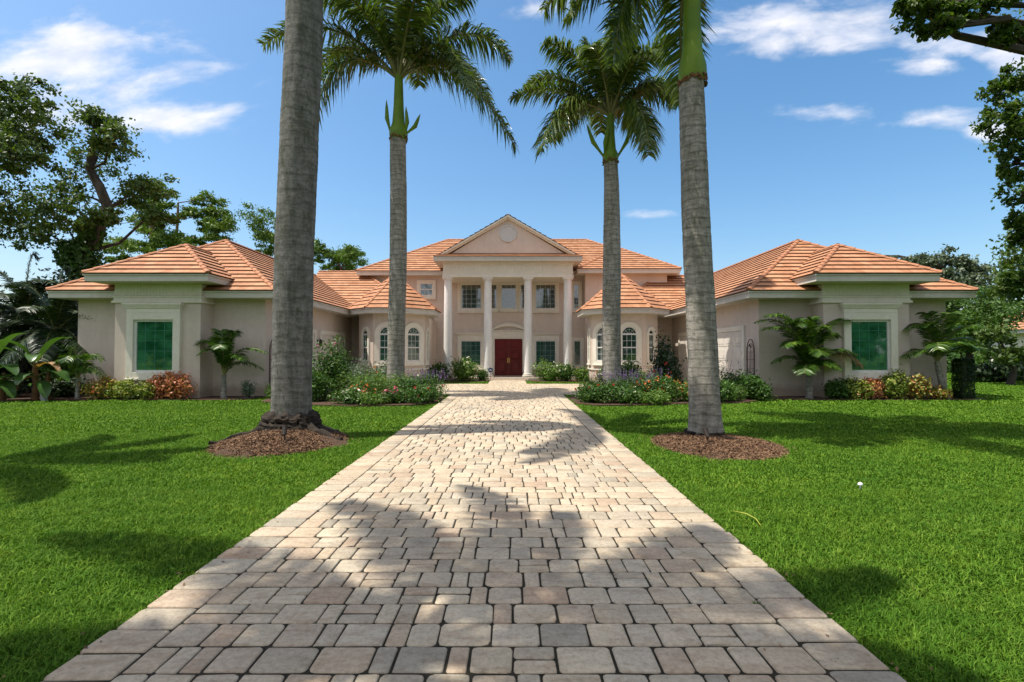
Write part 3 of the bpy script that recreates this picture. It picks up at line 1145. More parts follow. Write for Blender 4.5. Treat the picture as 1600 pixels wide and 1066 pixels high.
# rectangular windows ------------------------------------------------------
def rect_window(cx, y, w, z0, z1, cas, cols, rows, gmat='glass_dark', head=None, sill=0.05, rail=False, mun='muntin_w', cw=0.0075, recess=0.0):
    """front-facing window. head: None or ('crown', height)"""
    xf = Matrix.Translation((cx, y, 0))
    gl = MB()
    gl.box(-w / 2, -0.012, z0, w / 2, 0.02, z1)
    win = hp('window', gl, gmat, xf=xf)
    c = MB()
    W = w / 2
    D = -0.09 - recess
    c.box(-W - cas, D, z0 - cas * .9, -W - .03, 0.01, z1 + cas)
    c.box(W + .03, D, z0 - cas * .9, W + cas, 0.01, z1 + cas)
    c.box(-W - .03, D + .001, z1 + .03, W + .03, 0.01, z1 + cas)
    c.box(-W - .03, D + .001, z0 - cas * .9, W + .03, 0.01, z0 - .03)
    c.box(-W - cas - .03, D - .03, z0 - cas * .9 - .07, W + cas + .03, 0.01, z0 - cas * .9 - .002)
    if head:
        h = head[1]
        zt = z1 + cas
        c.box(-W - cas, D + .002, zt + .002, W + cas, 0.01, zt + h * 0.45)
        c.box(-W - cas - .03, D - .03, zt + h * 0.45, W + cas + .03, 0.01, zt + h * 0.62)
        c.box(-W - cas - .06, D - .07, zt + h * 0.62, W + cas + .06, 0.01, zt + h * 0.80)
        c.box(-W - cas - .10, D - .11, zt + h * 0.80, W + cas + .10, 0.01, zt + h)
    hp('casing', c, 'trim', win, xf=xf, bevel=0.008)
    f = MB()
    t = 0.045
    f.box(-W - .03, -0.05, z0 - .03, -W + t, 0.012, z1 + .03)
    f.box(W - t, -0.05, z0 - .03, W + .03, 0.012, z1 + .03)
    f.box(-W + t, -0.049, z1 - t, W - t, 0.012, z1 + .03)
    f.box(-W + t, -0.049, z0 - .03, W - t, 0.012, z0 + t)
    if rail:
        f.box(-W + t, -0.048, (z0 + z1) / 2 - .035, W - t, 0.012, (z0 + z1) / 2 + .035)
    hp('frame', f, 'frame_w', win, xf=xf)
    m = MB()
    for k in range(1, cols):
        x = -W + w * k / cols
        m.box(x - cw, -0.022, z0, x + cw, -0.01, z1)
    for k in range(1, rows):
        z = z0 + (z1 - z0) * k / rows
        m.box(-W, -0.0215, z - cw, W, -0.0105, z + cw)
    if cols > 1 or rows > 1:
        hp('muntin', m, mun, win, xf=xf)
    return win


YB = 19.0
for s, cx in ((-1, -13.24), (1, 13.24)):
    rect_window(cx, YB, 1.42, 0.98, 2.86, 0.28, 4, 5, 'glass_green', ('crown', 0.36), mun='muntin', cw=0.008, recess=0.05)
YM = 34.0
rect_window(-2.71, YM, 1.34, 4.57, 6.19, 0.24, 4, 5, 'glass_dark')
rect_window(2.23, YM, 1.32, 4.57, 6.19, 0.24, 4, 5, 'glass_dark')
rect_window(-0.22, YM, 1.0, 4.57, 6.19, 0.16, 3, 5, 'glass_dark')
rect_window(-1.25, YM, 0.5, 4.57, 6.19, 0.16, 2, 5, 'glass_dark')
rect_window(0.81, YM, 0.5, 4.57, 6.19, 0.16, 2, 5, 'glass_dark')
rect_window(4.27, YM, 0.36, 4.57, 6.19, 0.2, 2, 6, 'glass_dark')
rect_window(-2.73, YM, 1.34, 0.79, 2.44, 0.22, 4, 5, 'glass_teal', ('crown', 0.3), mun='muntin_g', cw=.008)
rect_window(2.23, YM, 1.34, 0.79, 2.44, 0.22, 4, 5, 'glass_teal', ('crown', 0.3), mun='muntin_g', cw=.008)
rect_window(4.33, YM, 0.46, 0.79, 2.44, 0.2, 2, 5, 'glass_teal', mun='muntin', cw=.009)
rect_window(-5.69, YM, 0.82, 5.46, 6.25, 0.22, 3, 2, 'glass_dark', rail=True)

# front door -----------------------------------------------------------------
DC = -0.23
mb = MB()
mb.box(DC - .915, 33.955, 0.14, DC - .005, 34.02, 2.56)
mb.box(DC + .005, 33.955, 0.14, DC + .915, 34.02, 2.56)
door = hp('front_door', mb, 'door', bevel=0.006)
for sx in (-1, 1):
    mb = MB()
    cx = DC + sx * 0.46
    for (z0, z1) in ((0.33, 1.05), (1.22, 1.80)):
        pts = [(cx - .27, z0), (cx + .27, z0), (cx + .27, z1 - .12)] + [(cx + .27 * math.cos(PI * k / 8), z1 - .12 + .14 * math.sin(PI * k / 8)) for k in range(1, 8)] + [(cx - .27, z1 - .12)]
        inner = [(cx + (x - cx) * .8, (z0 + z1) / 2 + (z - (z0 + z1) / 2) * .84) for x, z in pts]
        mb.prism_xz(pts, 33.905, 33.957)
        mb.prism_xz(inner, 33.84, 33.906)
    mb.box(cx - .27, 33.93, 2.0, cx + .27, 33.957, 2.42)
    hp('door_panel', mb, 'door', door, bevel=0.03)
for sx in (-1, 1):
    m = MB()
    x = DC + sx * 0.055
    m.box(x - .028, 33.93, 0.98, x + .028, 33.956, 1.30)
    m.tube([(x, 33.93, 1.02), (x, 33.88, 1.05), (x, 33.88, 1.22), (x, 33.93, 1.26)], 0.012, 6)
    hp('handle', m, 'brass', door)
mb = MB()
mb.box(DC - 1.02, 33.88, 0.12, DC - .92, 34.01, 2.66)
mb.box(DC + .92, 33.88, 0.12, DC + 1.02, 34.01, 2.66)
mb.box(DC - .92, 33.881, 2.565, DC + .92, 34.01, 2.66)
mb.box(DC - 1.12, 33.90, 0.12, DC - 1.02, 34.01, 2.66)
mb.box(DC + 1.02, 33.90, 0.12, DC + 1.12, 34.01, 2.66)
mb.box(DC - 1.12, 33.86, 2.66, DC + 1.12, 34.01, 3.06)
mb.box(DC - 1.16, 33.80, 3.06, DC + 1.16, 34.01, 3.13)
# segmental arch over the head
ai, ao = [], []
for k in range(17):
    t = -1 + 2 * k / 16
    ao.append((DC + 1.14 * t, 3.15 + 0.46 * (1 - t * t) + 0.02))
    ai.append((DC + 1.05 * t, 3.15 + 0.26 * (1 - t * t) - 0.02))
mb.band_xz(ai, ao, 33.84, 34.01)
hp('door_surround', mb, 'trim', door, bevel=0.008)

# portico --------------------------------------------------------------------
PX = -0.25
mb = MB()
mb.box(PX - 4.35, 31.0, -0.1, PX + 4.35, 34.0, 0.13)
hp('porch_floor', mb, 'slab', bevel=0.015)
mb = MB()
mb.box(PX - 1.25, 30.75, -0.1, PX + 1.25, 30.995, 0.06)
hp('porch_step', mb, 'slab', bevel=0.01)
mb = MB()
mb.box(PX - 3.97, 31.2, 6.36, PX + 3.97, 33.99, 7.2)
mb.box(PX - 4.02, 31.15, 6.27, PX + 4.02, 33.99, 6.365)
mb.box(PX - 4.0, 31.17, 6.52, PX + 4.0, 33.99, 6.57)
mb.box(PX - 4.03, 31.14, 7.06, PX + 4.03, 33.99, 7.2)
n = 46
for k in range(n):
    x = PX - 3.85 + 7.7 * k / (n - 1)
    mb.box(x - .03, 31.185, 6.62, x + .03, 31.21, 7.0)
port = hp('entablature', mb, 'trim', bevel=0.008)
for x in (-3.94, -1.48, 0.985, 3.43):
    c = MB()
    c.lathe(x, 31.5, [(0.27, 0.20), (0.262, 0.3), (0.262, 1.2), (0.258, 2.6), (0.248, 4.2), (0.235, 5.5), (0.23, 6.03)], 36)
    col = hp('column', c, 'column', smooth=True)
    b = MB()
    b.box(x - .36, 31.14, 0.125, x + .36, 31.86, 0.20)
    b.lathe(x, 31.5, [(0.34, 0.2), (0.36, 0.24), (0.34, 0.29), (0.29, 0.30), (0.29, 0.34), (0.30, 0.36), (0.27, 0.385)], 36)
    hp('column_base', b, 'column', col, smooth=True)
    b = MB()
    b.lathe(x, 31.5, [(0.24, 5.98), (0.25, 6.0), (0.25, 6.03), (0.235, 6.04), (0.235, 6.09), (0.27, 6.10), (0.31, 6.17), (0.31, 6.185)], 36)
    b.box(x - .32, 31.18, 6.185, x + .32, 31.82, 6.268)
    hp('capital', b, 'column', col, smooth=True)
# eave slab, pent strip, gable
mb = MB()
mb.box(PX - 4.5, 30.8, 7.2, PX + 4.5, 34.4, 7.46)
mb.box(PX - 4.53, 30.77, 7.39, PX + 4.53, 34.4, 7.455)
hp('portico_fascia', mb, 'fascia')
mb, ed, cp = MB(), MB(), MB()
tile_face(mb, ed, [(PX - 4.5, 30.8, 7.47), (PX + 4.5, 30.8, 7.47), (PX + 4.3, 31.5, 7.74), (PX - 4.3, 31.5, 7.74)], step=0.37)
GZ, GS = 7.72, 0.585
gx = 4.12
top = GZ + gx * GS
tile_face(mb, ed, [(PX - gx - .35, 31.22, GZ - .35 * GS), (PX - gx - .35, 38.7, GZ - .35 * GS), (PX, 38.7, top), (PX, 31.22, top)])
tile_face(mb, ed, [(PX + gx + .35, 31.22, GZ - .35 * GS), (PX + gx + .35, 38.7, GZ - .35 * GS), (PX, 38.7, top), (PX, 31.22, top)])
caps(cp, (PX, 31.3, top - .05), (PX, 38.6, top - .05), .07)
pr = hp('portico_roof', mb, 'roof')
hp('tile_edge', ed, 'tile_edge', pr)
hp('ridge_cap', cp, 'cap', pr, smooth=True)
mb = MB()
g2 = 3.95
mb.prism_xz([(PX - g2, 7.5), (PX + g2, 7.5), (PX, 7.5 + (g2) * GS + .1)], 31.5, 34.4)
gab = hp('gable', mb, 'stucco')
mb = MB()
for s in (-1, 1):
    # raking trim: two stepped boards
    for (d0, d1, y0) in ((0.0, 0.11, 31.25), (0.11, 0.22, 31.36)):
        a = (PX + s * (gx + .02), GZ - d0 - 0.01)
        b = (PX, top - d0 - 0.01)
        pts = [a, b, (b[0], b[1] - (d1 - d0)), (a[0], a[1] - (d1 - d0))]
        mb.prism_xz(pts, y0, 31.51)
hp('raking_trim', mb, 'trim', gab)
mb = MB()
ring_i = [(PX + .46 * math.cos(2 * PI * k / 40), 9.02 + .46 * math.sin(2 * PI * k / 40)) for k in range(40)]
ring_o = [(PX + .54 * math.cos(2 * PI * k / 40), 9.02 + .54 * math.sin(2 * PI * k / 40)) for k in range(40)]
mb.band_xz(ring_i, ring_o, 31.44, 31.51, True)
mb.prism_xz(ring_i, 31.47, 31.51)
hp('round_vent', mb, 'vent', gab)


# garage doors ---------------------------------------------------------------
def garage(s, y0, y1):
    """door in the inner wall of a wing, facing the court"""
    X = s * 9.55
    d = -s
    mb = MB()
    o0, o1 = y0 + .22, y1 - .22
    zt = 2.58
    mb.box(X, o0, 0.0, X + d * 0.02, o1, zt)
    gd = hp('garage_door', mb, 'garage')
    m = MB()
    rows, cols = 4, 4
    for r in range(rows):
        za, zb = 0.02 + zt * r / rows, zt * (r + 1) / rows - .012
        m.box(X + d * .02, o0 + .01, za, X + d * .035, o1 - .01, zb)
        for c in range(cols):
            ya = o0 + (o1 - o0) * c / cols + .08
            yb = o0 + (o1 - o0) * (c + 1) / cols - .08
            m.box(X + d * .035, ya, za + .1, X + d * .045, yb, zb - .1)
    hp('door_section', m, 'garage', gd, bevel=0.006)
    c = MB()
    c.box(X - d * .01, y0, 0, X + d * .07, o0, zt + .2)
    c.box(X - d * .01, o1, 0, X + d * .07, y1, zt + .2)
    c.box(X - d * .01, o0, zt, X + d * .071, o1, zt + .2)
    hp('casing', c, 'trim', gd, bevel=0.008)


for s in (-1, 1):
    garage(s, 20.95, 24.85)
    garage(s, 25.35, 29.2)


def lantern(s, y):
    X = s * 9.55
    d = -s
    z = 2.15
    g = thing('wall_lantern', 'dark bronze wall lantern between the garage doors of the %s wing' % ('left' if s < 0 else 'right'), 'lantern', (X, y, z), 'wall lanterns on the garage wings')
    m = MB()
    m.box(X, y - .06, z - .1, X + d * .025, y + .06, z + .14)
    m.tube([(X + d * .02, y, z + .08), (X + d * .10, y, z + .2), (X + d * .17, y, z + .15)], .012, 6)
    m.build('bracket', 'bronze', g, origin=(X, y, z))
    m = MB()
    m.lathe(X + d * .17, y, [(0.02, z + .17), (0.10, z + .10), (0.105, z + .085)][::-1], 6)
    m.lathe(X + d * .17, y, [(0.055, z - .19), (0.06, z - .17), (0.02, z - .16)], 6)
    m.lathe(X + d * .17, y, [(0.06, z - .165), (0.088, z + .084)], 6)
    m.build('lamp_body', 'bronze', g, origin=(X, y, z))


lantern(-1, 25.1)
lantern(1, 25.1)


def trellis(s):
    X = s * 9.42
    y0, y1 = 19.9, 20.55
    yc = (y0 + y1) / 2
    r = (y1 - y0) / 2
    t = thing('garden_trellis', 'arched rusty iron trellis with a small bird against the %s garage wall' % ('left' if s < 0 else 'right'), 'trellis', (X, yc, 0), 'iron trellises')
    zt = 1.75
    m = MB()
    n = 12
    arch = [(X, yc + r * math.cos(PI * k / n), zt + 1.1 * r * math.sin(PI * k / n) * (1.25 if 3 < k < 9 else 1.1)) for k in range(n + 1)]
    m.tube([(X, y1, -0.05)] + arch + [(X, y0, -0.05)], 0.016, 6)
    arch2 = [(X, yc + (r - .07) * math.cos(PI * k / n), zt + (r - .05) * math.sin(PI * k / n)) for k in range(n + 1)]
    m.tube([(X, y1 - .07, 0)] + arch2 + [(X, y0 + .07, 0)], 0.010, 6)
    m.build('arch_frame', 'iron', t, origin=(X, yc, 0), smooth=True)
    m = MB()
    for z in (0.35, 0.7, 1.05, 1.4, 1.7):
        m.tube([(X, y0, z), (X, y1, z)], 0.009, 5)
    for y in (yc - .12, yc, yc + .12):
        m.tube([(X, y, 0.0), (X, y, 1.7)], 0.008, 5)
    m.build('bars', 'iron', t, origin=(X, yc, 0))
    m = MB()
    m.tube([(X, yc - .10, 1.88), (X, yc - .03, 1.90), (X, yc + .03, 1.93), (X, yc + .08, 1.99), (X, yc + .12, 1.99)], [.008, .03, .035, .022, .004], 8)
    m.tube([(X, yc, 1.7), (X, yc, 1.9)], 0.006, 5)
    m.build('bird', 'iron', t, origin=(X, yc, 0), smooth=True)


trellis(-1)
trellis(1)

# security sign by the porch column
t = thing('yard_sign', 'small round dark blue security sign on a stake in front of the second column', 'sign', (-1.28, 30.6, 0))
m = MB()
xs, ys, zs = -1.28, 30.6, 0.62
m.prism_xz([(xs + .15 * math.cos(2 * PI * k / 8 + PI / 8), zs + .15 * math.sin(2 * PI * k / 8 + PI / 8)) for k in range(8)], ys - .012, ys + .012)
m.build('sign_face', 'sign', t, origin=(xs, ys, 0))
m = MB()
m.prism_xz([(xs - .07, zs - .02), (xs, zs + .05), (xs + .07, zs - .02), (xs + .05, zs - .05), (xs, zs - .005), (xs - .05, zs - .05)], ys - .016, ys - .011)
m.build('sign_emblem', 'white', t, origin=(xs, ys, 0))
m = MB()
m.box(xs - .012, ys - .008, -0.05, xs + .012, ys + .008, zs - .13)
m.build('stake', 'bronze', t, origin=(xs, ys, 0))


# ------------------------------------------------------------------ mulch and small ground things
def mound(name, cx, cy, rx, ry, h, mat, seed=1, edge=0.08):
    r_ = random.Random(seed)
    m = MB()
    rings, seg = 12, 48
    ph = [r_.uniform(0, 6.28) for _ in range(4)]
    vs = []
    for i in range(rings + 1):
        t = i / rings
        for k in range(seg):
            a = 2 * PI * k / seg
            w = 1 + edge * (math.sin(3 * a + ph[0]) + 0.6 * math.sin(5 * a + ph[1]) + .4 * math.sin(9 * a + ph[2]))
            z = h * (1 - t ** 1.7) + r_.uniform(-1, 1) * 0.012 * (1 if t < .98 else 0)
            vs.append((cx + rx * t * w * math.cos(a), cy + ry * t * w * math.sin(a), -0.045 + z))
    fs = []
    for i in range(rings):
        for k in range(seg):
            l = (k + 1) % seg
            fs.append((i * seg + k, (i + 1) * seg + k, (i + 1) * seg + l, i * seg + l))
    m.add(vs, fs)
    return m.build(name, mat, smooth=True)


def chips(cx, cy, rx, ry, h, n, seed, size=0.03):
    r_ = np.random.RandomState(seed)
    a = r_.uniform(0, 2 * PI, n)
    t = np.sqrt(r_.uniform(0, 1.0, n))
    x = cx + rx * t * np.cos(a)
    y = cy + ry * t * np.sin(a)
    z = -0.03 + h * (1 - t ** 1.7) + r_.uniform(0, .012, n)
    C = np.stack([x, y, z], 1)
    return leaves(C, size, r_, aspect=0.3, up=2.2)


m1 = mound('mulch_bed', -4.4, 9.85, 1.16, 1.35, 0.24, 'mulch', 3, .13)
tag(m1, kind='structure')
m2 = mound('mulch_bed', 3.8, 9.6, 1.12, 1.35, 0.09, 'mulch', 8, .13)
tag(m2, kind='structure')
ch = np.concatenate([chips(-4.4, 9.85, 1.20, 1.40, 0.24, 15000, 1), chips(3.8, 9.6, 1.16, 1.40, 0.09, 15000, 2), chips(-4.4, 9.95, 1.45, 1.7, 0.0, 700, 5), chips(3.85, 9.75, 1.4, 1.7, 0.0, 600, 6)])
tag(quads_mesh('mulch_chips', ch, 'chips'), 'brown wood chips around the two nearer palms', 'mulch', kind='stuff')
for nm, poly in BEDS.items():
    mb = MB()
    mb.prism(poly if nm == 'left' else poly[::-1], -0.049, 0.012)
    struct('flower_bed_soil', mb, 'mulch')
mb = MB()
for s in (-1, 1):
    a, b = sorted((s * 9.5, s * 17.2))
    mb.prism([(a, 18.75), (a + .8, 18.45), (b - .8, 18.3), (b, 18.5), (b, 20), (a, 20)], -0.049, 0.0)
mb.prism([(-24, 18.1), (-21, 17.7), (-17.2, 17.75), (-17.2, 25), (-40, 25), (-40, 18.1)], -0.049, 0.001)
mb.box(-7.5, 29.3, -0.049, -1.6, 31.0, 0.002)
mb.box(1.15, 29.3, -0.049, 8.5, 31.0, 0.002)
struct('wall_border_soil', mb, 'mulch')


# ------------------------------------------------------------------ royal palms
def frond_geo(rng, P0, C, P2, L, n=90, plume=0.9, wid=0.022, droop=0.5, tidy=False):
    P0, C, P2 = Vector(P0), Vector(C), Vector(P2)
    B, M, T, W = [], [], [], []
    ribs = []
    for k in range(13):
        t = k / 12
        ribs.append(P0 * (1 - t) ** 2 + C * 2 * t * (1 - t) + P2 * t * t)
    for k in range(n):
        t = 0.13 + 0.87 * (k + rng.random()) / n
        t = min(t, 0.995)
        p = P0 * (1 - t) ** 2 + C * 2 * t * (1 - t) + P2 * t * t
        tg = ((C - P0) * (1 - t) + (P2 - C) * t).normalized()
        side = tg.cross(Vector((0, 0, 1)))
        if side.length < 0.05: side = Vector((1, 0, 0))
        side.normalize()
        up = side.cross(tg).normalized()
        ln0 = L * (math.sin(PI * min(1, (0.10 + 0.86 * t))) ** 0.55) * (0.55 + .45 * min(1, t * 3))
        for s in (-1, 1):
            ph = rng.uniform(-0.5, 0.75) * plume
            d = (side * s * math.cos(ph) + up * math.sin(ph) + tg * (rng.uniform(0.5, 0.62) if tidy else rng.uniform(0.3, 0.62))).normalized()
            ln = ln0 * (rng.uniform(0.92, 1.06) if tidy else rng.uniform(0.78, 1.1))
            g = Vector((0, 0, -1))
            dr = droop * rng.uniform(0.6, 1.3)
            mid = p + d * ln * 0.5 + g * ln * 0.10 * dr
            tip = p + d * ln * 0.88 + g * ln * 0.55 * dr
            jt = .2 if tidy else .6
            w = (d.cross(up * 0.6 + Vector((rng.uniform(-jt, jt), rng.uniform(-jt, jt), rng.uniform(-jt, jt))))).normalized() * wid * rng.uniform(.7, 1.2)
            B.append(p); M.append(mid); T.append(tip); W.append(w)
    return B, M, T, W, ribs


def trunk_profile_palm(name, base, top, h, r0, rm, r1, mat, seed, flare=1.25):
    """ringed royal palm trunk from base to top (x,y of both)"""
    rng = random.Random(seed)
    m = MB()
    n = int(h / 0.055)
    seg = 40
    vs = []
    bx, by = base
    tx, ty = top
    ring_sp = rng.uniform(0.15, 0.19)
    ph = [rng.uniform(0, 6.28) for _ in range(6)]
    nxt, depth = 0.2, 0.01
    for i in range(n + 1):
        t = i / n
        z = -0.06 + (h + .06) * t
        if t < 0.45:
            r = r0 + (rm - r0) * (t / .45) ** 0.7
        else:
            r = rm + (r1 - rm) * ((t - .45) / .55) ** 1.5
        r *= 1 + (flare - 1) * math.exp(-max(z, 0) / 0.28)
        dz = z - nxt
        if dz > 0:
            nxt += ring_sp * rng.uniform(.7, 1.35)
            depth = rng.uniform(0.003, 0.010)
        groove = depth * math.exp(-((z - nxt) / 0.022) ** 2) + depth * math.exp(-((nxt - ring_sp - z) / 0.022) ** 2) * .3
        cx = bx + (tx - bx) * t + 0.03 * math.sin(z * 0.6 + ph[0])
        cy = by + (ty - by) * t
        for k in range(seg):
            a = 2 * PI * k / seg
            rr = r - groove + 0.004 * math.sin(3 * a + z * 2 + ph[1]) + 0.003 * math.sin(7 * a - z * 5 + ph[2]) + rng.uniform(-.0015, .0015)
            vs.append((cx + rr * math.cos(a), cy + rr * math.sin(a), z))
    fs = []
    for i in range(n):
        for k in range(seg):
            l = (k + 1) % seg
            fs.append((i * seg + k, i * seg + l, (i + 1) * seg + l, (i + 1) * seg + k))
    m.add(vs, fs)
    return m


def royal_palm(label, bx, by, tx, ty, h, r0, rm, r1, shaft_h, fronds, mat, seed, spathes=(), L=0.85, nleaf=85, auto=0, wid=0.022, flare=1.25, flen=3.9, shaft_bulge=False, plume=.9):
    rng = random.Random(seed)
    g = thing('royal_palm', label, 'palm tree', (bx, by, 0), 'royal palms along the driveway')
    O = (bx, by, 0)
    tm = trunk_profile_palm('trunk', (bx, by), (tx, ty), h, r0, rm, r1, mat, seed, flare)
    tr = tm.build('trunk', mat, g, origin=O, smooth=True)
    # ragged husk collar
    c = MB()
    for k in range(26):
        a = 2 * PI * k / 26 + rng.uniform(-.1, .1)
        z = h - 0.10 + rng.uniform(-.05, .06)
        r = r1 * 1.05
        p0 = Vector((tx + r * math.cos(a), ty + r * math.sin(a), z))
        p1 = Vector((tx + r * 1.10 * math.cos(a + .2), ty + r * 1.10 * math.sin(a + .2), z + rng.uniform(-.05, .08)))
        p2 = Vector((tx + r * 1.08 * math.cos(a + .45), ty + r * 1.08 * math.sin(a + .45), z + rng.uniform(-.06, .05)))
        c.tube([p0, p1, p2], rng.uniform(.012, .03), 5)
    c.build('husk_collar', 'husk', g, origin=O, smooth=True)
    s = MB()
    rt = r1 * 0.50
    prof = [(r1 * 1.0, h - .12), (r1 * 1.10, h - .02), (r1 * 1.17, h + .08), (r1 * 1.14, h + .22), (r1 * (.84 if shaft_bulge else .80), h + shaft_h * .22), (r1 * (.72 if shaft_bulge else .64), h + shaft_h * .5), (r1 * (.66 if shaft_bulge else .56), h + shaft_h * .8), (rt, h + shaft_h)]
    s.lathe(tx, ty, prof, 28)
    s.build('crownshaft', 'shaft', g, origin=O, smooth=True)
    if spathes:
        s = MB()
        for (dx, dz, dy) in spathes:
            p = Vector((tx + (0.9 if dx > 0 else -.9) * r1, ty - 0.05, h + .08))
            e = Vector((tx + dx, ty + dy, h + dz))
            mpt = p.lerp(e, .55) + Vector((0.06 if dx > 0 else -.06, 0, -0.12))
            s.tube([p, p.lerp(mpt, .5), mpt, mpt.lerp(e, .6), e], [.04, .05, .085, .055, .006], 8)
        s.build('flower_spathe', 'shaft', g, origin=O, smooth=True)
    B, M, T, W = [], [], [], []
    rib = MB()
    zc = h + shaft_h
    specs = list(fronds)
    for k in range(auto):
        a = 2 * PI * k / auto + rng.uniform(-.25, .25)
        lv = (k * 5 % 3)
        reach = flen * rng.uniform(.8, 1.05)
        if lv == 0: tip = (reach * .95, -1.5 * flen / 3.9); ctl = (reach * .55, 1.5 * flen / 3.9)
        elif lv == 1: tip = (reach * .9, 0.4 * flen / 3.9); ctl = (reach * .5, 2.2 * flen / 3.9)
        else: tip = (reach * .62, 2.2 * flen / 3.9); ctl = (reach * .2, 2.2 * flen / 3.9)
        specs.append((tip[0] * math.cos(a), tip[0] * math.sin(a), tip[1], ctl[0] * math.cos(a), ctl[0] * math.sin(a), ctl[1]))
    for (ex, ey, ez, cx, cy, cz) in specs:
        d = Vector((ex, ey, 0))
        if d.length > 0.01: d.normalize()
        P0 = Vector((tx, ty, zc)) + d * r1 * .25 + Vector((0, 0, -.1))
        b, m, t, w, ribs = frond_geo(rng, P0, (tx + cx, ty + cy, zc + cz), (tx + ex, ty + ey, zc + ez), L * rng.uniform(.9, 1.1), nleaf, wid=wid, droop=rng.uniform(.6, 1.1), plume=plume)
        B += b; M += m; T += t; W += w
        rib.tube(ribs, [0.06 * (1 - .85 * i / 12) + .004 for i in range(13)], 6)
    rib.build('frond_rib', 'rachis', g, origin=O, smooth=True)
    blades_mesh('crown', np.array(B), np.array(M), np.array(T), np.array(W), 'frond', g, O)
    # spear leaf
    sp = MB()
    sp.tube([(tx, ty, zc - .1), (tx + .05, ty, zc + 1.2), (tx + .1, ty, zc + 2.4)], [.05, .03, .005], 6)
    sp.build('spear_leaf', 'shaft', g, origin=O, smooth=True)
    return g


K = 0.0244
# far left palm: crown fully in view
F2 = [(-5.0, -0.5, 0.9, -2.6, -.2, 2.9), (-3.25, -.6, -2.9, -2.5, -.4, 1.9), (4.45, -.4, -2.9, 2.2, -.3, 1.5),
      (2.9, -1.6, -1.5, 1.9, -.8, 2.2), (4.3, 0.5, 1.0, 2.4, .3, 3.1), (-4.2, 1.6, 0.6, -2.2, .9, 2.9), (3.4, 2.0, 0.0, 1.8, 1.2, 2.4),
      (-2.4, -2.6, 1.6, -1.0, -1.2, 2.8), (1.6, -3.0, 1.2, .8, -1.5, 2.8), (0.2, 3.4, 1.4, 0.1, 1.6, 2.8), (-1.2, 2.4, 3.0, -.4, .8, 2.6),
      (1.4, 1.0, 3.5, .4, .3, 2.4), (-1.5, -.8, 3.6, -.4, -.2, 2.4), (0.3, -2.2, 3.2, .1, -.6, 2.4), (3.0, -.9, 2.6, 1.2, -.4, 2.9), (-3.3, -.9, 2.6, -1.3, -.4, 2.9)]
royal_palm('grey royal palm in the left flower bed, its full arching crown against the sky', -4.40, 19.5, -4.36, 19.5, 9.95, 0.335, 0.325, 0.30, 2.4, F2,
           'trunk_gray', 21, spathes=((-.42, 1.35, -.2), (.32, 1.1, -.2), (.85, .85, -.1)), L=1.12, nleaf=190, wid=0.029)
F3 = [(-3.8, -.6, 0.3, -2.0, -.2, 1.4), (-2.75, -1.0, -1.9, -1.9, -.5, 1.1), (2.9, -.6, 0.2, 1.6, -.4, 1.5), (1.1, -1.4, -2.2, 1.1, -.9, .8),
      (-3.2, 1.0, 1.5, -1.8, .4, 2.4), (3.0, 1.0, .9, 1.6, .5, 2.4), (-2.6, -.7, 2.3, -1.1, -.3, 2.4), (2.3, -.7, 2.4, 1.1, -.3, 2.4),
      (-1.2, -2.3, 1.1, -.6, -1.2, 2.2), (1.2, -2.2, .9, .6, -1.2, 2.2), (0.2, 3.2, .6, .1, 1.6, 2.2), (-.9, .6, 3.2, -.3, .3, 2.0), (1.0, -.4, 3.1, .4, -.2, 2.0),
      (-2.0, 2.2, -.2, -1.2, 1.2, 1.8), (1.9, 2.2, -.4, 1.2, 1.2, 1.6), (0.1, -2.0, 2.4, 0, -.8, 2.2)]
royal_palm('royal palm in the right flower bed before the right turret, dense low crown', 3.83, 19.5, 3.78, 19.5, 9.05, 0.36, 0.345, 0.26, 1.85, F3,
           'trunk_gray', 34, spathes=((-.95, 1.35, -.2), (-.12, 1.3, -.3), (.80, 1.4, -.1)), L=1.0, nleaf=180, wid=0.029)
# near palms
royal_palm('massive mossy grey royal palm left of the driveway with dark exposed roots', -4.48, 10.4, -4.26, 10.4, 11.0, 0.385, 0.375, 0.35, 2.6, [],
           'trunk_moss', 47, L=.58, nleaf=150, auto=12, flare=1.12, flen=4.0, wid=.03, plume=.3)
F4 = [(-2.6, -.1, -1.15, -1.6, 0, .9), (-3.0, .9, -.3, -1.6, .5, 1.5), (-1.5, .6, -1.5, -1.3, .4, .9), (0.9, 3.4, -1.2, .5, 2.4, 1.6), (-1.0, 3.4, -.2, -.6, 1.8, 1.8),
      (3.3, .6, 1.4, 1.7, .3, 2.3), (2.6, -1.6, 1.2, 1.3, -.8, 2.3), (2.4, 2.2, 1.3, 1.2, 1.2, 2.2), (-2.6, -2.0, 1.2, -1.2, -1.0, 2.3), (.2, -3.2, .8, .1, -1.8, 2.2), (.2, 3.0, 1.6, .1, 1.4, 2.3),
      (-2.4, .4, 2.4, -1.0, .2, 2.3), (1.6, .2, 3.0, .5, .1, 2.2), (-.6, -1.4, 3.1, -.2, -.4, 2.2), (3.6, -.4, .4, 2.0, -.2, 2.1), (-3.4, -.9, .6, -1.8, -.5, 2.2)]
royal_palm('royal palm right of the driveway with bulging green crownshaft and smooth pale ringed trunk', 3.93, 10.5, 3.74, 10.5, 7.38, 0.315, 0.285, 0.245, 2.35, F4,
           'trunk_gray', 58, L=1.0, nleaf=150, auto=0, flare=1.18, flen=3.7, wid=.026, shaft_bulge=True)
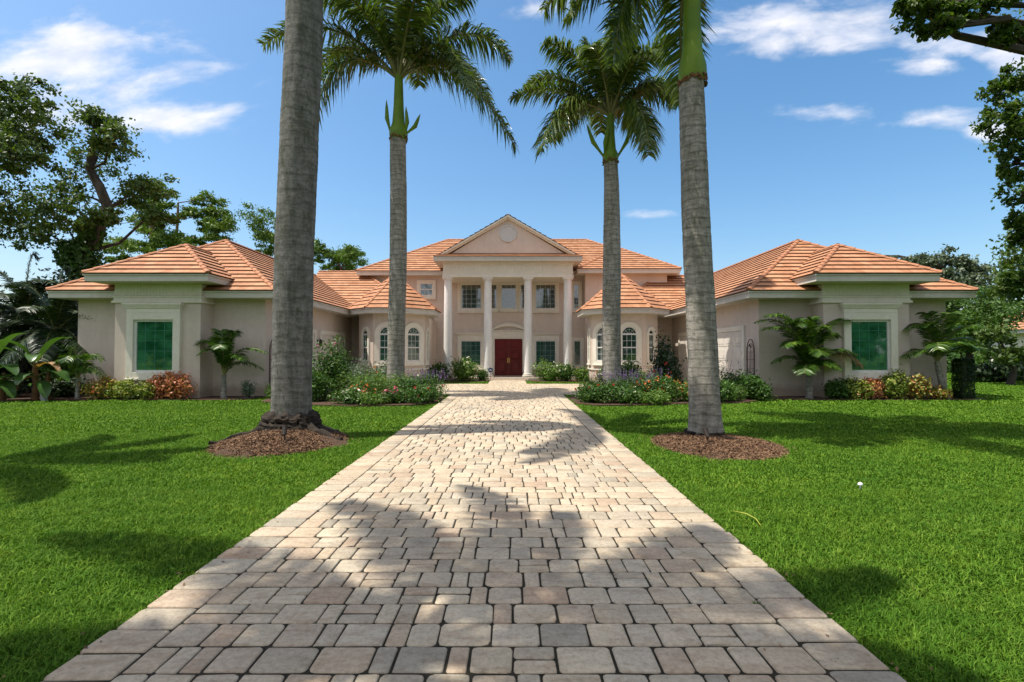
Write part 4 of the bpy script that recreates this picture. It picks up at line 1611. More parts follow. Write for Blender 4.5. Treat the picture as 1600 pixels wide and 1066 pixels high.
# the first pair, beside and above the camera (their crowns shade the drive)
royal_palm('royal palm left of the driveway nearest the camera, outside the frame', -5.5, 1.9, -5.5, 1.9, 8.9, 0.38, 0.36, 0.30, 2.2, [], 'trunk_gray', 63, nleaf=170, auto=15, flen=4.2, wid=.026, L=.58, plume=.3)
royal_palm('royal palm right of the driveway nearest the camera, outside the frame', 4.3, 2.5, 4.3, 2.5, 8.6, 0.36, 0.33, 0.27, 2.1, [], 'trunk_gray', 64, nleaf=130, auto=11, flen=4.0, wid=.026, plume=.2, L=.55)
royal_palm('royal palm far out on the left lawn, outside the frame', -12.6, 7.0, -12.6, 7.0, 7.6, 0.36, 0.33, 0.27, 2.1, [], 'trunk_gray', 65, nleaf=150, auto=12, flen=3.9, wid=.026, plume=.2, L=.55)

# exposed roots of the left palm
rng = random.Random(9)
rt = MB()
prof_ = [(.37, .50), (.43, .475), (.50, .43), (.525, .37), (.50, .31), (.47, .27), (.53, .20), (.66, .13), (.85, .05), (.95, -.02)]
vs_, fs_ = [], []
sg = 72
amp = [rng.uniform(.3, 1) for _ in range(sg)]
for i_, (r_p, z_p) in enumerate(prof_):
    for k in range(sg):
        a = 2 * PI * k / sg
        lump = .035 * math.sin(a * 13 + i_) + .03 * math.sin(a * 7 - i_ * .7) + rng.uniform(-.02, .02)
        if i_ == 0: lump = 0
        rr = r_p * (1 + lump * (1 + i_ * .15))
        vs_.append((-4.48 + rr * math.cos(a), 10.4 + rr * math.sin(a), z_p + rng.uniform(-.022, .022) + .03 * math.sin(a * 9 + 2) * (1 if i_ < 4 else .3)))
for i_ in range(len(prof_) - 1):
    for k in range(sg):
        l = (k + 1) % sg
        fs_.append((i_ * sg + k, (i_ + 1) * sg + k, (i_ + 1) * sg + l, i_ * sg + l))
rt.add(vs_, fs_)
for k in range(46):
    a = 2 * PI * k / 46 + rng.uniform(-.06, .06)
    ln = rng.uniform(0.06, 0.30)
    r = 0.44
    p0 = Vector((-4.48 + r * math.cos(a), 10.4 + r * math.sin(a), rng.uniform(.20, .34)))
    p1 = p0 + Vector((math.cos(a) * ln * .4, math.sin(a) * ln * .4, -0.08))
    p2 = p0 + Vector((math.cos(a + rng.uniform(-.3, .3)) * ln, math.sin(a) * ln, -p0.z + .03))
    rt.tube([p0, p1, p2], [rng.uniform(.035, .06), rng.uniform(.04, .07), .03], 7, .15, rng)
for j in range(3):
    for k in range(30):
        a = 2 * PI * k / 30 + rng.uniform(-.1, .1)
        r = 0.50 + .035 * j
        z = .36 - .09 * j + rng.uniform(-.03, .03)
        pts = [Vector((-4.48 + r * math.cos(a + q * .16), 10.4 + r * math.sin(a + q * .16), z + rng.uniform(-.02, .02))) for q in range(4)]
        rt.tube(pts, rng.uniform(.025, .06), 6, .25, rng)
rb = [o for o in bpy.data.objects if o.name.startswith('royal_palm') and abs(o.location.x + 4.48) < .01][0]
rt.build('roots', 'roots', rb, origin=(-4.48, 10.4, 0), smooth=True)
rt = MB()
for (ex, ey, r) in ((-5.62, 9.6, .05), (-3.25, 9.9, .085), (-3.5, 10.2, .05)):
    d = Vector((ex + 4.48, ey - 10.4, 0))
    pts = []
    for q in range(9):
        t = q / 8
        pts.append((-4.48 + d.x * (.22 + .78 * t), 10.4 + d.y * (.22 + .78 * t) - .12 * math.sin(t * 2.4), .24 * (1 - t) ** 1.3 + .03 * math.sin(q * 1.7)))
    rt.tube(pts, [r * (1.7 - 1.1 * q / 8) for q in range(9)], 8, .15, rng)
rt.build('surface_root', 'roots', rb, origin=(-4.48, 10.4, 0), smooth=True)
rr_ = [o for o in bpy.data.objects if o.name.startswith('royal_palm') and abs(o.location.x - 3.93) < .01][0]
rt = MB()
for k in range(34):
    a = 2 * PI * k / 34 + rng.uniform(-.1, .1)
    r = 0.365
    pts = [Vector((3.93 + r * math.cos(a + q * .14), 10.5 + r * math.sin(a + q * .14), .06 + rng.uniform(-.03, .03))) for q in range(4)]
    rt.tube(pts, rng.uniform(.014, .034), 6, .15, rng)
rt.build('roots', 'roots', rr_, origin=(3.93, 10.5, 0), smooth=True)


def spotlight(x, y, z, label):
    g = thing('landscape_spotlight', label, 'spotlight', (x, y, z), 'garden spotlights at the palms')
    m = MB()
    m.lathe(x, y, [(0.012, z - .1), (0.014, z + .12), (.02, z + .13)], 10)
    m.build('stake', 'bronze', g, origin=(x, y, z))
    m = MB()
    m.tube([(x, y - .02, z + .12), (x - .01, y + .02, z + .17), (x - .02, y + .06, z + .25), (x - .02, y + .07, z + .265)], [.028, .042, .045, .052], 14)
    m.build('lamp_head', 'bronze', g, origin=(x, y, z), smooth=True)


spotlight(-4.05, 9.15, 0.10, 'dark bronze garden spotlight in the mulch before the mossy left palm')
spotlight(3.56, 9.35, 0.03, 'dark bronze garden spotlight in the mulch before the pale right palm')

# small things on the lawn
m = MB()
m.lathe(4.41, 6.52, [(0.009, -.03), (0.009, .014), (0.030, .018), (0.028, .034), (0.015, .046), (0.003, .050)], 12)
tag(m.build('mushroom', 'white', smooth=True), 'small white mushroom standing alone in the right lawn', 'mushroom')
m = MB()
m.tube([(2.36, 5.5, .005), (2.44, 5.36, .018), (2.46, 5.2, .018), (2.43, 5.04, .005)], [.002, .005, .004, .002], 5)
MAT['straw'] = plain('straw_yellow', (0.48, 0.50, 0.08), bs=0)
tag(m.build('leaf_stalk', 'straw'), 'fallen yellow leaf stalk in the grass right of the driveway', 'stalk')
rsw = np.random.RandomState(4)
B, M_, T, W = [], [], [], []
for (x, y) in ((1.62, 3.68), (1.66, 3.50), (1.64, 3.45), (1.67, 2.86), (1.78, 2.86), (1.675, 2.62), (-1.9, 3.1)):
    for k in range(26):
        a = rsw.uniform(0, 6.28)
        l = rsw.uniform(.012, .032)
        ox, oy = rsw.uniform(-.03, .03), rsw.uniform(-.008, .008)
        d = np.array([math.cos(a), math.sin(a), rsw.uniform(.2, .8)])
        b = np.array([x + ox, y + oy, -.012])
        B.append(b); M_.append(b + d * l * .6); T.append(b + d * l)
        W.append(np.array([-d[1], d[0], 0]) * .004)
tag(blades_mesh('joint_weeds', np.array(B), np.array(M_), np.array(T), np.array(W), 'bush'), 'tiny weeds sprouting in the joints of the right driveway edge', 'weeds', kind='stuff')


# ------------------------------------------------------------------ shrubs and flowers
def clump_points(rs_, c, r, n, shell=0.55):
    d = rs_.normal(size=(n, 3))
    d /= np.linalg.norm(d, axis=1, keepdims=True)
    rad = shell + (1 - shell) * rs_.uniform(0, 1, n) ** 0.7
    lump = 1 + 0.16 * np.sin(d[:, 0] * 5 + c[0] * 3) * np.cos(d[:, 2] * 4 + c[1]) + .10 * np.sin(d[:, 1] * 9 + c[0])
    return np.array(c) + d * np.array(r) * (rad * lump)[:, None], d


SCALE_UP = {'croton shrubs along the wings': (1.55, 1.18, 2.7), 'planting in the left flower bed': (1.5, 1.38, 2.9), 'planting in the right flower bed': (1.5, 1.38, 2.9), 'bushes before the portico': (1.4, 1.15, 2.0)}


def shrub(label, cat, x, y, w, h, mat, n=500, leaf=0.05, aspect=0.5, flowers=None, seed=None, d=None, group=None, name='shrub', lumps=5, spikes=0, stems=True, z0=0.0, fl_size=0.035):
    seed = seed if seed is not None else int(abs(x * 1000 + y * 77)) % 99991
    r_ = np.random.RandomState(seed)
    if group in SCALE_UP:
        k_ = SCALE_UP[group]
        w *= k_[0]; h *= k_[1]; n = int(n * k_[2])
    d = d or (min(w, 1.0) if group == 'croton shrubs along the wings' else w)
    g = thing(name, label, cat, (x, y, z0), group)
    O = (x, y, z0)
    P, D = [], []
    for k in range(lumps):
        if lumps == 1:
            c = (x, y, z0 + h * .5); rr = (w / 2, d / 2, h * .5)
        else:
            a = r_.uniform(0, 6.28)
            q = r_.uniform(0.1, 0.55)
            s = r_.uniform(.42, .62)
            hh = h * r_.uniform(.66, 1.0)
            rr = (w / 2 * s, d / 2 * s, hh * .5)
            c = (x + w / 2 * q * math.cos(a) * .95, y + d / 2 * q * math.sin(a), z0 + hh - rr[2])
        p, dd = clump_points(r_, c, rr, n // lumps, .35)
        if lumps == 1:      # clipped, box shaped
            q_ = r_.uniform(-1, 1, (n, 3))
            ax = r_.randint(0, 3, n)
            q_[np.arange(n), ax] = np.sign(q_[np.arange(n), ax]) * r_.uniform(.86, 1.04, n)
            p = np.array(c) + q_ * np.array(rr)
            dd = np.zeros((n, 3)); dd[np.arange(n), ax] = np.sign(q_[np.arange(n), ax])
        if lumps > 1:
            k2 = len(p) // 3
            p[:k2] = np.array(c) + (p[:k2] - np.array(c)) * r_.uniform(.9, 1.38, (k2, 1))
        P.append(p); D.append(dd)
    P = np.concatenate(P); D = np.concatenate(D)
    P[:, 2] = np.maximum(P[:, 2], z0 + .02)
    quads_mesh('foliage', leaves(P, leaf, r_, aspect, D * .8, .35), mat, g, O)
    if stems:
        m = MB()
        for k in range(6):
            a = r_.uniform(0, 6.28)
            m.tube([(x + .03 * math.cos(a), y + .03 * math.sin(a), z0 - .05), (x + w * .14 * math.cos(a), y + d * .14 * math.sin(a), z0 + h * .4), (x + w * .26 * math.cos(a), y + d * .26 * math.sin(a), z0 + h * .75)], [.016, .012, .005], 5)
        m.build('stem', 'bark', g, origin=O)
    if flowers:
        fm, fn = flowers
        idx = r_.choice(len(P), fn)
        F = P[idx] + D[idx] * leaf * .7 + np.array([0, 0, leaf * .5])
        keep = F[:, 2] > z0 + h * .35
        F = F[keep]
        F = np.repeat(F, 5, axis=0) + r_.normal(size=(len(F) * 5, 3)) * fl_size * .45
        quads_mesh('blossoms', leaves(F, fl_size, r_, .75, None, .8), fm, g, O)
    if spikes:
        F = []
        for k in range(spikes):
            a = r_.uniform(0, 6.28); q = math.sqrt(r_.uniform(0, 1))
            bx_, by_ = x + w / 2 * q * math.cos(a), y + d / 2 * q * math.sin(a)
            hh = h * r_.uniform(.8, 1.25)
            ln = np.array([r_.uniform(-.12, .12), r_.uniform(-.12, .12), 1.0])
            for j in range(9):
                F.append(np.array([bx_, by_, z0 + hh * .72]) + ln * (j * .022))
        F = np.array(F)
        quads_mesh('flower_spikes', leaves(F, .016, r_, .6, None, .3), 'fl_purple', g, O)
    return g


CR = 'croton shrubs along the wings'
LW = 18.62
# left wing crotons
shrub('croton shrub with green and red leaves, leftmost under the left wing window', 'shrub', -15.05, LW, 1.0, .82, 'croton', 700, .06, group=CR)
shrub('mixed green croton between the leftmost croton and the left window sill', 'shrub', -14.25, LW - .02, .95, .66, 'croton_y', 620, .055, group=CR)
shrub('small yellow green croton under the middle of the left wing window', 'shrub', -13.35, LW, .8, .62, 'croton_y', 480, .055, group=CR)
shrub('large orange and pink croton at the right corner of the left wing bay', 'shrub', -12.45, LW, 1.25, .92, 'croton_r', 1000, .055, group=CR)
shrub('pale silver green bush against the left wing wall right of the small palm', 'bush', -9.95 + .15, 19.05, .62, .75, 'silver', 520, .045)
shrub('low green shrub behind the mossy palm at the left garage corner', 'shrub', -8.72, 18.6, .55, .62, 'bush_lt', 380, .045)
# right wing crotons
shrub('dark green shrub at the left corner of the right wing bay', 'shrub', 11.85, LW, .8, .62, 'bush', 520, .06, group=CR)
shrub('yellow green croton under the left side of the right wing window', 'shrub', 12.45, LW, .75, .78, 'croton_y', 560, .055, group=CR)
shrub('red orange croton below the middle of the right wing window', 'shrub', 13.1, LW - .05, .95, .76, 'croton_r', 760, .055, group=CR)
shrub('leafy yellow green croton at the right side of the right wing window', 'shrub', 13.95, LW, .95, .90, 'croton_y', 800, .055, group=CR)
shrub('mixed orange and green croton left of the leaning palm on the right wing', 'shrub', 14.85, LW, .9, .8, 'croton', 700, .055, group=CR)
shrub('low red tinged shrub at the foot of the leaning right palm', 'shrub', 15.55, LW - .05, .6, .45, 'croton', 340, .05, group=CR)

BD = 'planting in the left flower bed'
BE = 'planting in the right flower bed'
# left bed (px 485..695)
shrub('tall rose bush with pink blooms at the left end of the left flower bed', 'rose bush', -6.75, 19.0, 1.3, 1.72, 'bush', 1500, .055, flowers=('fl_pink', 16), group=BD, name='rose_bush')
shrub('dark leafy shrub below the tall rose bush in the left flower bed', 'shrub', -6.75, 17.7, 1.0, .85, 'bush', 900, .055, group=BD)
shrub('silver grey bush right of the tall rose bush in the left bed', 'bush', -5.75, 19.1, 1.0, 1.15, 'silver', 900, .042, group=BD)
shrub('silvery sage bush with coral flowers left of the far left palm', 'bush', -5.15, 19.9, .9, 1.12, 'silver', 700, .042, flowers=('fl_orange', 20), group=BD)
shrub('fine grassy green bush in the middle of the left flower bed', 'bush', -5.35, 18.1, 1.25, .82, 'bush_lt', 1300, .045, .22, group=BD)
shrub('broad feathery green bush in front of the far left palm', 'bush', -4.35, 18.2, 1.4, .80, 'bush_lt', 1500, .045, .22, group=BD)
shrub('low white flowered plant at the front left of the left bed', 'flower', -5.35, 16.9, 1.0, .42, 'bush', 700, .04, flowers=('fl_white', 60), group=BD, name='flower_clump')
shrub('orange flowering clump behind the white flowers in the left bed', 'flower', -5.15, 17.35, .9, .50, 'bush', 520, .04, flowers=('fl_orange', 60), group=BD, name='flower_clump')
shrub('low bright green ground plant at the front middle of the left bed', 'plant', -4.45, 16.65, 1.1, .32, 'bush_lt', 700, .035, group=BD, name='ground_plant')
shrub('pink flowering clump at the front of the left bed', 'flower', -3.75, 16.95, .9, .42, 'bush', 700, .04, flowers=('fl_pink', 50), group=BD, name='flower_clump')
shrub('dark green clump with red blooms by the driveway in the left bed', 'flower', -3.05, 17.15, .95, .52, 'bush', 800, .045, flowers=('fl_red', 22), group=BD, name='flower_clump')
shrub('green mounded shrub right of the far left palm', 'shrub', -3.55, 17.95, 1.1, .72, 'bush', 1000, .045, flowers=('fl_white', 10), group=BD)
shrub('purple salvia with upright spikes at the driveway corner of the left bed', 'salvia', -2.95, 18.2, 1.0, .78, 'bush', 700, .045, .3, spikes=70, group=BD, name='salvia')
shrub('second purple salvia behind the far left palm trunk', 'salvia', -3.45, 19.3, .9, .72, 'bush', 600, .04, .3, spikes=50, group=BD, name='salvia')
shrub('dark shrub with orange tips between silver bush and palm in the left bed', 'shrub', -4.75, 20.6, 1.1, 1.0, 'bush_dk', 700, .05, flowers=('fl_orange', 16), group=BD)
# right bed (px 885..1195)
shrub('tall dark rose bush with reddish leaves left of the pale near palm', 'rose bush', 5.85, 19.6, 1.15, 1.85, 'bush_dk', 1300, .055, flowers=('fl_red', 10), group=BE, name='rose_bush')
shrub('dark leafy shrub behind and right of the far right palm', 'shrub', 4.75, 20.6, 1.2, 1.15, 'bush', 1100, .055, group=BE)
shrub('low leafy shrub between the far right palm and the dark rose bush', 'shrub', 5.0, 19.0, 1.2, .85, 'bush', 1000, .045, spikes=55, group=BE)
shrub('purple salvia in front of the far right palm', 'salvia', 3.55, 18.3, 1.15, .74, 'bush', 750, .045, .3, spikes=90, group=BE, name='salvia')
shrub('second purple salvia right of the far right palm', 'salvia', 4.5, 18.1, 1.0, .72, 'bush', 700, .045, .3, spikes=80, group=BE, name='salvia')
shrub('red and orange flowering clump at the driveway tip of the right bed', 'flower', 2.75, 17.2, 1.0, .50, 'bush', 900, .045, flowers=('fl_red', 26), group=BE, name='flower_clump')
shrub('grassy green clump with yellow flowers beside the driveway in the right bed', 'flower', 2.95, 18.2, 1.0, .66, 'bush_lt', 900, .045, .25, flowers=('fl_orange', 14), group=BE, name='flower_clump')
shrub('dark green mound at the front of the right bed below the far right palm', 'shrub', 3.65, 17.0, 1.0, .52, 'bush', 900, .045, flowers=('fl_white', 14), group=BE)
shrub('orange red flowering clump in the middle of the right bed', 'flower', 5.05, 17.55, 1.1, .62, 'bush', 900, .045, flowers=('fl_orange', 90), group=BE, name='flower_clump')
shrub('deep red flowering clump behind the orange flowers in the right bed', 'flower', 4.75, 18.4, .9, .68, 'bush', 700, .045, flowers=('fl_red', 60), group=BE, name='flower_clump')
shrub('low bright green plant at the front middle of the right bed', 'plant', 4.55, 16.95, .95, .38, 'bush_lt', 700, .04, group=BE, name='ground_plant')
shrub('peach flowering clump just left of the pale near palm', 'flower', 5.9, 17.7, 1.0, .55, 'bush_lt', 800, .045, flowers=('fl_orange', 40), group=BE, name='flower_clump')
shrub('grey green lavender like bush right of the pale near palm', 'bush', 7.35, 19.2, 1.5, 1.12, 'silver', 1200, .042, .3, spikes=50, group=BE)
shrub('dark purple flowered bush under the right trellis', 'bush', 8.35, 18.9, 1.1, .82, 'bush', 900, .05, flowers=('fl_purple', 40), group=BE)
shrub('leafy green shrub at the right end of the right flower bed', 'shrub', 8.75, 18.3, .8, .66, 'bush', 700, .06, group=BE)
shrub('large leafed green shrub right of the pale near palm at the bed front', 'shrub', 7.0, 17.7, 1.2, .62, 'bush', 900, .055, group=BE)
shrub('light green fern like clump at the front right of the right bed', 'plant', 7.7, 17.6, .7, .45, 'bush_lt', 500, .05, .25, group=BE, name='ground_plant')
# by the porch
PB = 'bushes before the portico'
shrub('white flowering bush in front of the left portico window', 'bush', -3.05, 30.2, 1.7, 1.30, 'bush_lt', 1400, .065, flowers=('fl_white', 55), group=PB, fl_size=.06)
shrub('white flowering bush left of the first portico column', 'bush', -4.25, 30.1, 1.1, 1.0, 'bush', 900, .065, flowers=('fl_white', 25), group=PB, fl_size=.055)
shrub('small flowering plant beside the blue security sign', 'plant', -1.85, 30.3, .7, .75, 'bush', 500, .055, flowers=('fl_white', 16), group=PB, fl_size=.05)
shrub('dark low bush at the foot of the left turret', 'bush', -5.2, 29.6, 1.2, .85, 'bush_dk', 800, .06, group=PB)
shrub('white flowering bush in front of the right portico window', 'bush', 2.2, 30.2, 1.5, 1.20, 'bush_lt', 1300, .065, flowers=('fl_white', 60), group=PB, fl_size=.06)
shrub('white flowering bush left of the last portico column', 'bush', 3.1, 30.1, 1.1, .95, 'bush', 900, .065, flowers=('fl_white', 25), group=PB, fl_size=.055)
shrub('light green low shrub at the foot of the right turret', 'shrub', 4.1, 29.6, 1.1, .75, 'bush_lt', 800, .06, flowers=('fl_orange', 10), group=PB)
shrub('orange flowering shrub under the right turret windows', 'shrub', 5.2, 26.5, 1.4, .8, 'bush', 900, .06, flowers=('fl_orange', 50), group=PB)


def small_palm(label, x, y, h, trunk_r, fronds, mat='frond_bright', lean=(0, 0), L=0.42, n=55, wid=.02, seed=1, name='young_palm', dead=None, trunks=None, droop=.45, cat='palm'):
    rng = random.Random(seed)
    g = thing(name, label, cat, (x, y, 0), 'young palms against the house')
    O = (x, y, 0)
    tx, ty = x + lean[0], y + lean[1]
    m = MB()
    N = 14
    pts = [(x + lean[0] * (k / N), y + lean[1] * (k / N), -0.06 + (h + .06) * k / N) for k in range(N + 1)]
    rad = [trunk_r * (1.55 if k == 0 else 1.25 if k == 1 else 1.0 + .10 * (k % 2)) * (1 - .25 * k / N) for k in range(N + 1)]
    m.tube(pts, rad, 12, .08, rng)
    m.build('trunk', 'trunk_gray', g, origin=O, smooth=True)
    B, M, T, W = [], [], [], []
    rib = MB()
    wid *= 1.0
    L *= 1.15
    L *= 1.12
    n = int(n * .78)
    fronds = list(fronds) + [(a * rng.uniform(.7, 1.0) + rng.uniform(-.3, .3), b_ + rng.uniform(-.35, .35), c_ * rng.uniform(.85, 1.1), d_ * .85 + rng.uniform(-.15, .15), e_ + rng.uniform(-.2, .2), f_ * rng.uniform(.8, 1.0)) for (a, b_, c_, d_, e_, f_) in list(fronds)[::3]]
    fronds = [(a * 1.05, b_, c_ - .35, a * .30, b_ * .30, max(c_ * .95 + .35, .7)) for (a, b_, c_, d_, e_, f_) in fronds]
    for (ex, ey, ez, cx, cy, cz) in fronds:
        b, mm, t, w, ribs = frond_geo(rng, (tx, ty, h - .05), (tx + cx, ty + cy, h + cz), (tx + ex, ty + ey, h + ez), L, n, plume=.25, wid=wid, droop=droop, tidy=True)
        B += b; M += mm; T += t; W += w
        rib.tube(ribs, [0.026 * (1 - .85 * i / 12) + .003 for i in range(13)], 5)
    rib.build('frond_rib', 'rachis', g, origin=O, smooth=True)
    blades_mesh('crown', np.array(B), np.array(M), np.array(T), np.array(W), mat, g, O)
    if dead:
        B, M, T, W = [], [], [], []
        rib = MB()
        for (ex, ey, ez, cx, cy, cz) in dead:
            b, mm, t, w, ribs = frond_geo(rng, (tx, ty, h - .12), (tx + cx, ty + cy, h + cz), (tx + ex, ty + ey, h + ez), L * .8, n, plume=.4, wid=wid, droop=1.3)
            cut = len(b) // 3
            B += b[cut:]; M += mm[cut:]; T += t[cut:]; W += w[cut:]
            rib.tube(ribs, [0.02 * (1 - .85 * i / 12) + .003 for i in range(13)], 5)
        rib.build('dry_rib', 'husk', g, origin=O)
        blades_mesh('dry_frond', np.array(B), np.array(M), np.array(T), np.array(W), 'frond_dead', g, O)
    return g


small_palm('young palm with upright dark fan crown against the left wing wall', -10.65, 18.95, .85, .10,
           [(-1.0, 0, 1.45, -.4, 0, 1.15), (1.55, -.1, 1.15, .7, 0, 1.1), (-.25, .1, 1.85, -.1, 0, 1.2), (.45, -.1, 1.8, .2, 0, 1.2), (-.7, -.4, 1.1, -.4, -.2, .9),
            (1.0, -.5, .9, .5, -.3, .9), (.1, -.4, 1.5, .1, -.2, 1.0), (1.25, .3, .55, .7, .1, .9), (-.5, .35, 1.55, -.2, .2, 1.0)], L=.42, n=60, seed=5, mat='frond_bright')
rngp = random.Random(77)
FC = [(-1.6, -.1, 2.5, -.9, 0, 2.1), (-1.75, -.2, 2.0, -1.0, -.1, 1.7), (1.45, 0, 2.3, .8, 0, 2.0), (-1.1, -.5, 1.4, -.7, -.3, 1.2), (1.5, -.3, 1.1, .8, -.2, 1.3),
      (.5, -.4, 2.0, .3, -.2, 1.5), (-.5, -.3, 2.15, -.3, -.1, 1.5), (.0, -.8, 1.1, 0, -.5, 1.2), (-1.2, .2, .8, -.7, .1, 1.0), (1.1, .2, .6, .7, .1, .9), (-.6, -.8, .45, -.4, -.5, .8), (.6, -.8, .6, .4, -.5, .9), (0.1, .2, 2.3, 0, .1, 1.6), (1.0, -.1, 1.75, .6, 0, 1.4)]
small_palm('full young palm with one dry brown frond left of the right wing window', 10.95, 18.9, .85, .12, FC, L=.5, n=80, wid=.022, seed=6,
           dead=[(1.85, -.2, .3, 1.0, -.1, 1.5)])
small_palm('leaning young palm at the far right corner of the right wing', 15.85, 18.75, 1.35, .11,
           [(-1.0, 0, 1.55, -.6, 0, 1.0), (-1.2, -.1, .5, -.9, 0, .6), (-.4, 0, 2.0, -.1, 0, .9), (.7, 0, 2.0, .3, 0, 1.0), (1.6, -.2, 1.5, .8, 0, .9), (1.8, -.3, .6, 1.0, -.1, .6), (.9, -.6, .8, .6, -.3, .6), (-.5, -.7, .8, -.3, -.4, .7), (1.7, .4, 1.0, 1.0, .2, .9)],
           lean=(-.3, 0), L=.5, n=65, seed=7)
small_palm('yellowish young palm at the left end of the left wing beside the banana plants', -15.75, 18.6, .75, .08,
           [(-.75, -.1, .75, -.4, 0, .8), (.85, 0, 1.0, .4, 0, .9), (-.2, -.1, 1.25, -.1, 0, .8), (.5, -.2, .55, .3, -.1, .8), (-.9, .1, .25, -.5, 0, .7), (.95, -.1, .45, .5, 0, .8), (.2, -.4, .9, .1, -.2, .7)],
           L=.38, n=50, seed=8, wid=.016, mat='frond_bright')
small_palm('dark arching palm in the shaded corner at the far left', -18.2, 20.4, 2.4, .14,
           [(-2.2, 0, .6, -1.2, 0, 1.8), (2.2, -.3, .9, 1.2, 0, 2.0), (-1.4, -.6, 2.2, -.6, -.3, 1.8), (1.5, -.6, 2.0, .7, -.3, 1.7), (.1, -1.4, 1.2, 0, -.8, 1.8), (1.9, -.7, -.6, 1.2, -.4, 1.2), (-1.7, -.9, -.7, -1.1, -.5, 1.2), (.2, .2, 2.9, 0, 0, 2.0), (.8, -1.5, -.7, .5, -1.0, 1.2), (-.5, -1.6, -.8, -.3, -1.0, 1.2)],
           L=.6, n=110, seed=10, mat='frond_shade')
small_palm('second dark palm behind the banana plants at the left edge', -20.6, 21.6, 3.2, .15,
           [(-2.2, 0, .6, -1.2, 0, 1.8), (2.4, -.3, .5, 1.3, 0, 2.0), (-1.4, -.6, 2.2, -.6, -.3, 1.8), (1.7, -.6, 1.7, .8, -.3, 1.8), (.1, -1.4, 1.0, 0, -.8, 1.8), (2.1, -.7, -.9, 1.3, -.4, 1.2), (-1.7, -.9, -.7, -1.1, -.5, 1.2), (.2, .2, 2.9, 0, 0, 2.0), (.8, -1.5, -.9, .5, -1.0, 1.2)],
           L=.65, n=110, seed=12, mat='frond_shade')


def paddle(mb, base, d, length, width, droop, rng, fold=.25, n=12, tear=.12):
    base = Vector(base)
    d = Vector(d).normalized()
    side = d.cross(Vector((0, 0, 1)))
    if side.length < .1: side = Vector((1, 0, 0))
    side.normalize()
    pts = []
    p = base.copy()
    dd = d.copy()
    for k in range(n + 1):
        t = k / n
        w = width * .5 * math.sin(PI * min(1, .06 + .93 * t)) ** .6
        up = side.cross(dd).normalized()
        wl, wr = w * rng.uniform(1 - tear, 1), w * rng.uniform(1 - tear, 1)
        pts.append((p - side * wl + up * wl * fold, p.copy(), p + side * wr + up * wr * fold))
        dd = (dd + Vector((0, 0, -droop / n * (1 + t)))).normalized()
        p = p + dd * (length / n)
    vs = [q for tri in pts for q in tri]
    fs = []
    for k in range(n):
        a, b = 3 * k, 3 * (k + 1)
        fs += [(a, a + 1, b + 1, b), (a + 1, a + 2, b + 2, b + 1)]
    mb.add(vs, fs)


def banana(label, x, y, specs, dry, seed):
    rng = random.Random(seed)
    g = thing('banana_plant', label, 'banana plant', (x, y, 0), 'banana plants')
    O = (x, y, 0)
    m = MB()
    m.tube([(x, y, -.05), (x + .05, y, .5), (x, y - .02, 1.0), (x, y, 1.3)], [.12, .10, .085, .06], 12, .06, rng)
    m.tube([(x + .35, y + .1, -.05), (x + .45, y, .5), (x + .48, y, .95)], [.09, .08, .05], 10, .06, rng)
    m.build('trunk', 'husk', g, origin=O, smooth=True)
    lf = MB()
    st = MB()
    for (dx, dy, dz, ln, wd, dr, ox, oz) in specs:
        b = Vector((x + ox, y, oz))
        d = Vector((dx, dy, dz)).normalized()
        b2 = b + d * .35
        st.tube([b - d * .05, b2], [.03, .02], 6)
        paddle(lf, b2, d, ln, wd, dr, rng)
    st.build('leaf_stalk', 'rachis', g, origin=O)
    lf.build('leaf', 'banana', g, origin=O, smooth=True)
    if dry:
        lf = MB()
        for (dx, dy, dz, ln, wd, dr, ox, oz) in dry:
            paddle(lf, (x + ox, y, oz), (dx, dy, dz), ln, wd, dr, rng, fold=.5, tear=.4)
        lf.build('dry_leaf', 'banana_dry', g, origin=O, smooth=True)


banana('banana plant with one curling brown leaf beside the yellowish young palm', -17.2, 18.5,
       [(-.6, -.4, 1.0, 1.3, .50, 1.1, 0, 1.1), (.9, -.35, .30, 1.55, .46, .75, .1, .85), (-.9, -.3, .2, 1.2, .46, 1.0, 0, .8), (.45, -.6, .8, 1.1, .46, 1.3, 0, 1.1), (-.3, -.5, 1.1, 1.3, .48, 1.2, 0, 1.2),
        (.7, -.5, -.1, .9, .42, 1.1, .1, .7), (.5, .1, 1.1, 1.3, .48, 1.1, 0, 1.2), (-.6, -.7, .2, 1.0, .42, 1.2, 0, .8), (.2, -.9, .4, .9, .4, 1.3, .1, .75)],
       [(.75, -.2, .75, 1.5, .34, 1.5, 0, 1.05), (-.4, -.4, .1, .8, .25, 2.0, 0, .8)], 3)
banana('banana plant with drooping green paddles at the left edge of the garden', -18.5, 18.2,
       [(-.6, -.3, 1.0, 1.4, .50, 1.0, 0, 1.0), (.9, -.45, .5, 1.5, .50, .9, .1, .95), (-.9, -.2, .2, 1.2, .45, 1.0, 0, .8), (.3, -.7, .7, 1.1, .46, 1.3, 0, 1.0), (.85, -.35, 0, 1.3, .46, .8, 0, .7),
        (.4, .1, 1.2, 1.4, .5, 1.1, 0, 1.1), (-.3, -.8, .3, 1.0, .42, 1.2, 0, .75), (.6, -.6, .1, .9, .4, 1.2, .1, .6)],
       [(-.25, -.3, 1.0, 1.5, .34, 1.5, .25, .9)], 4)
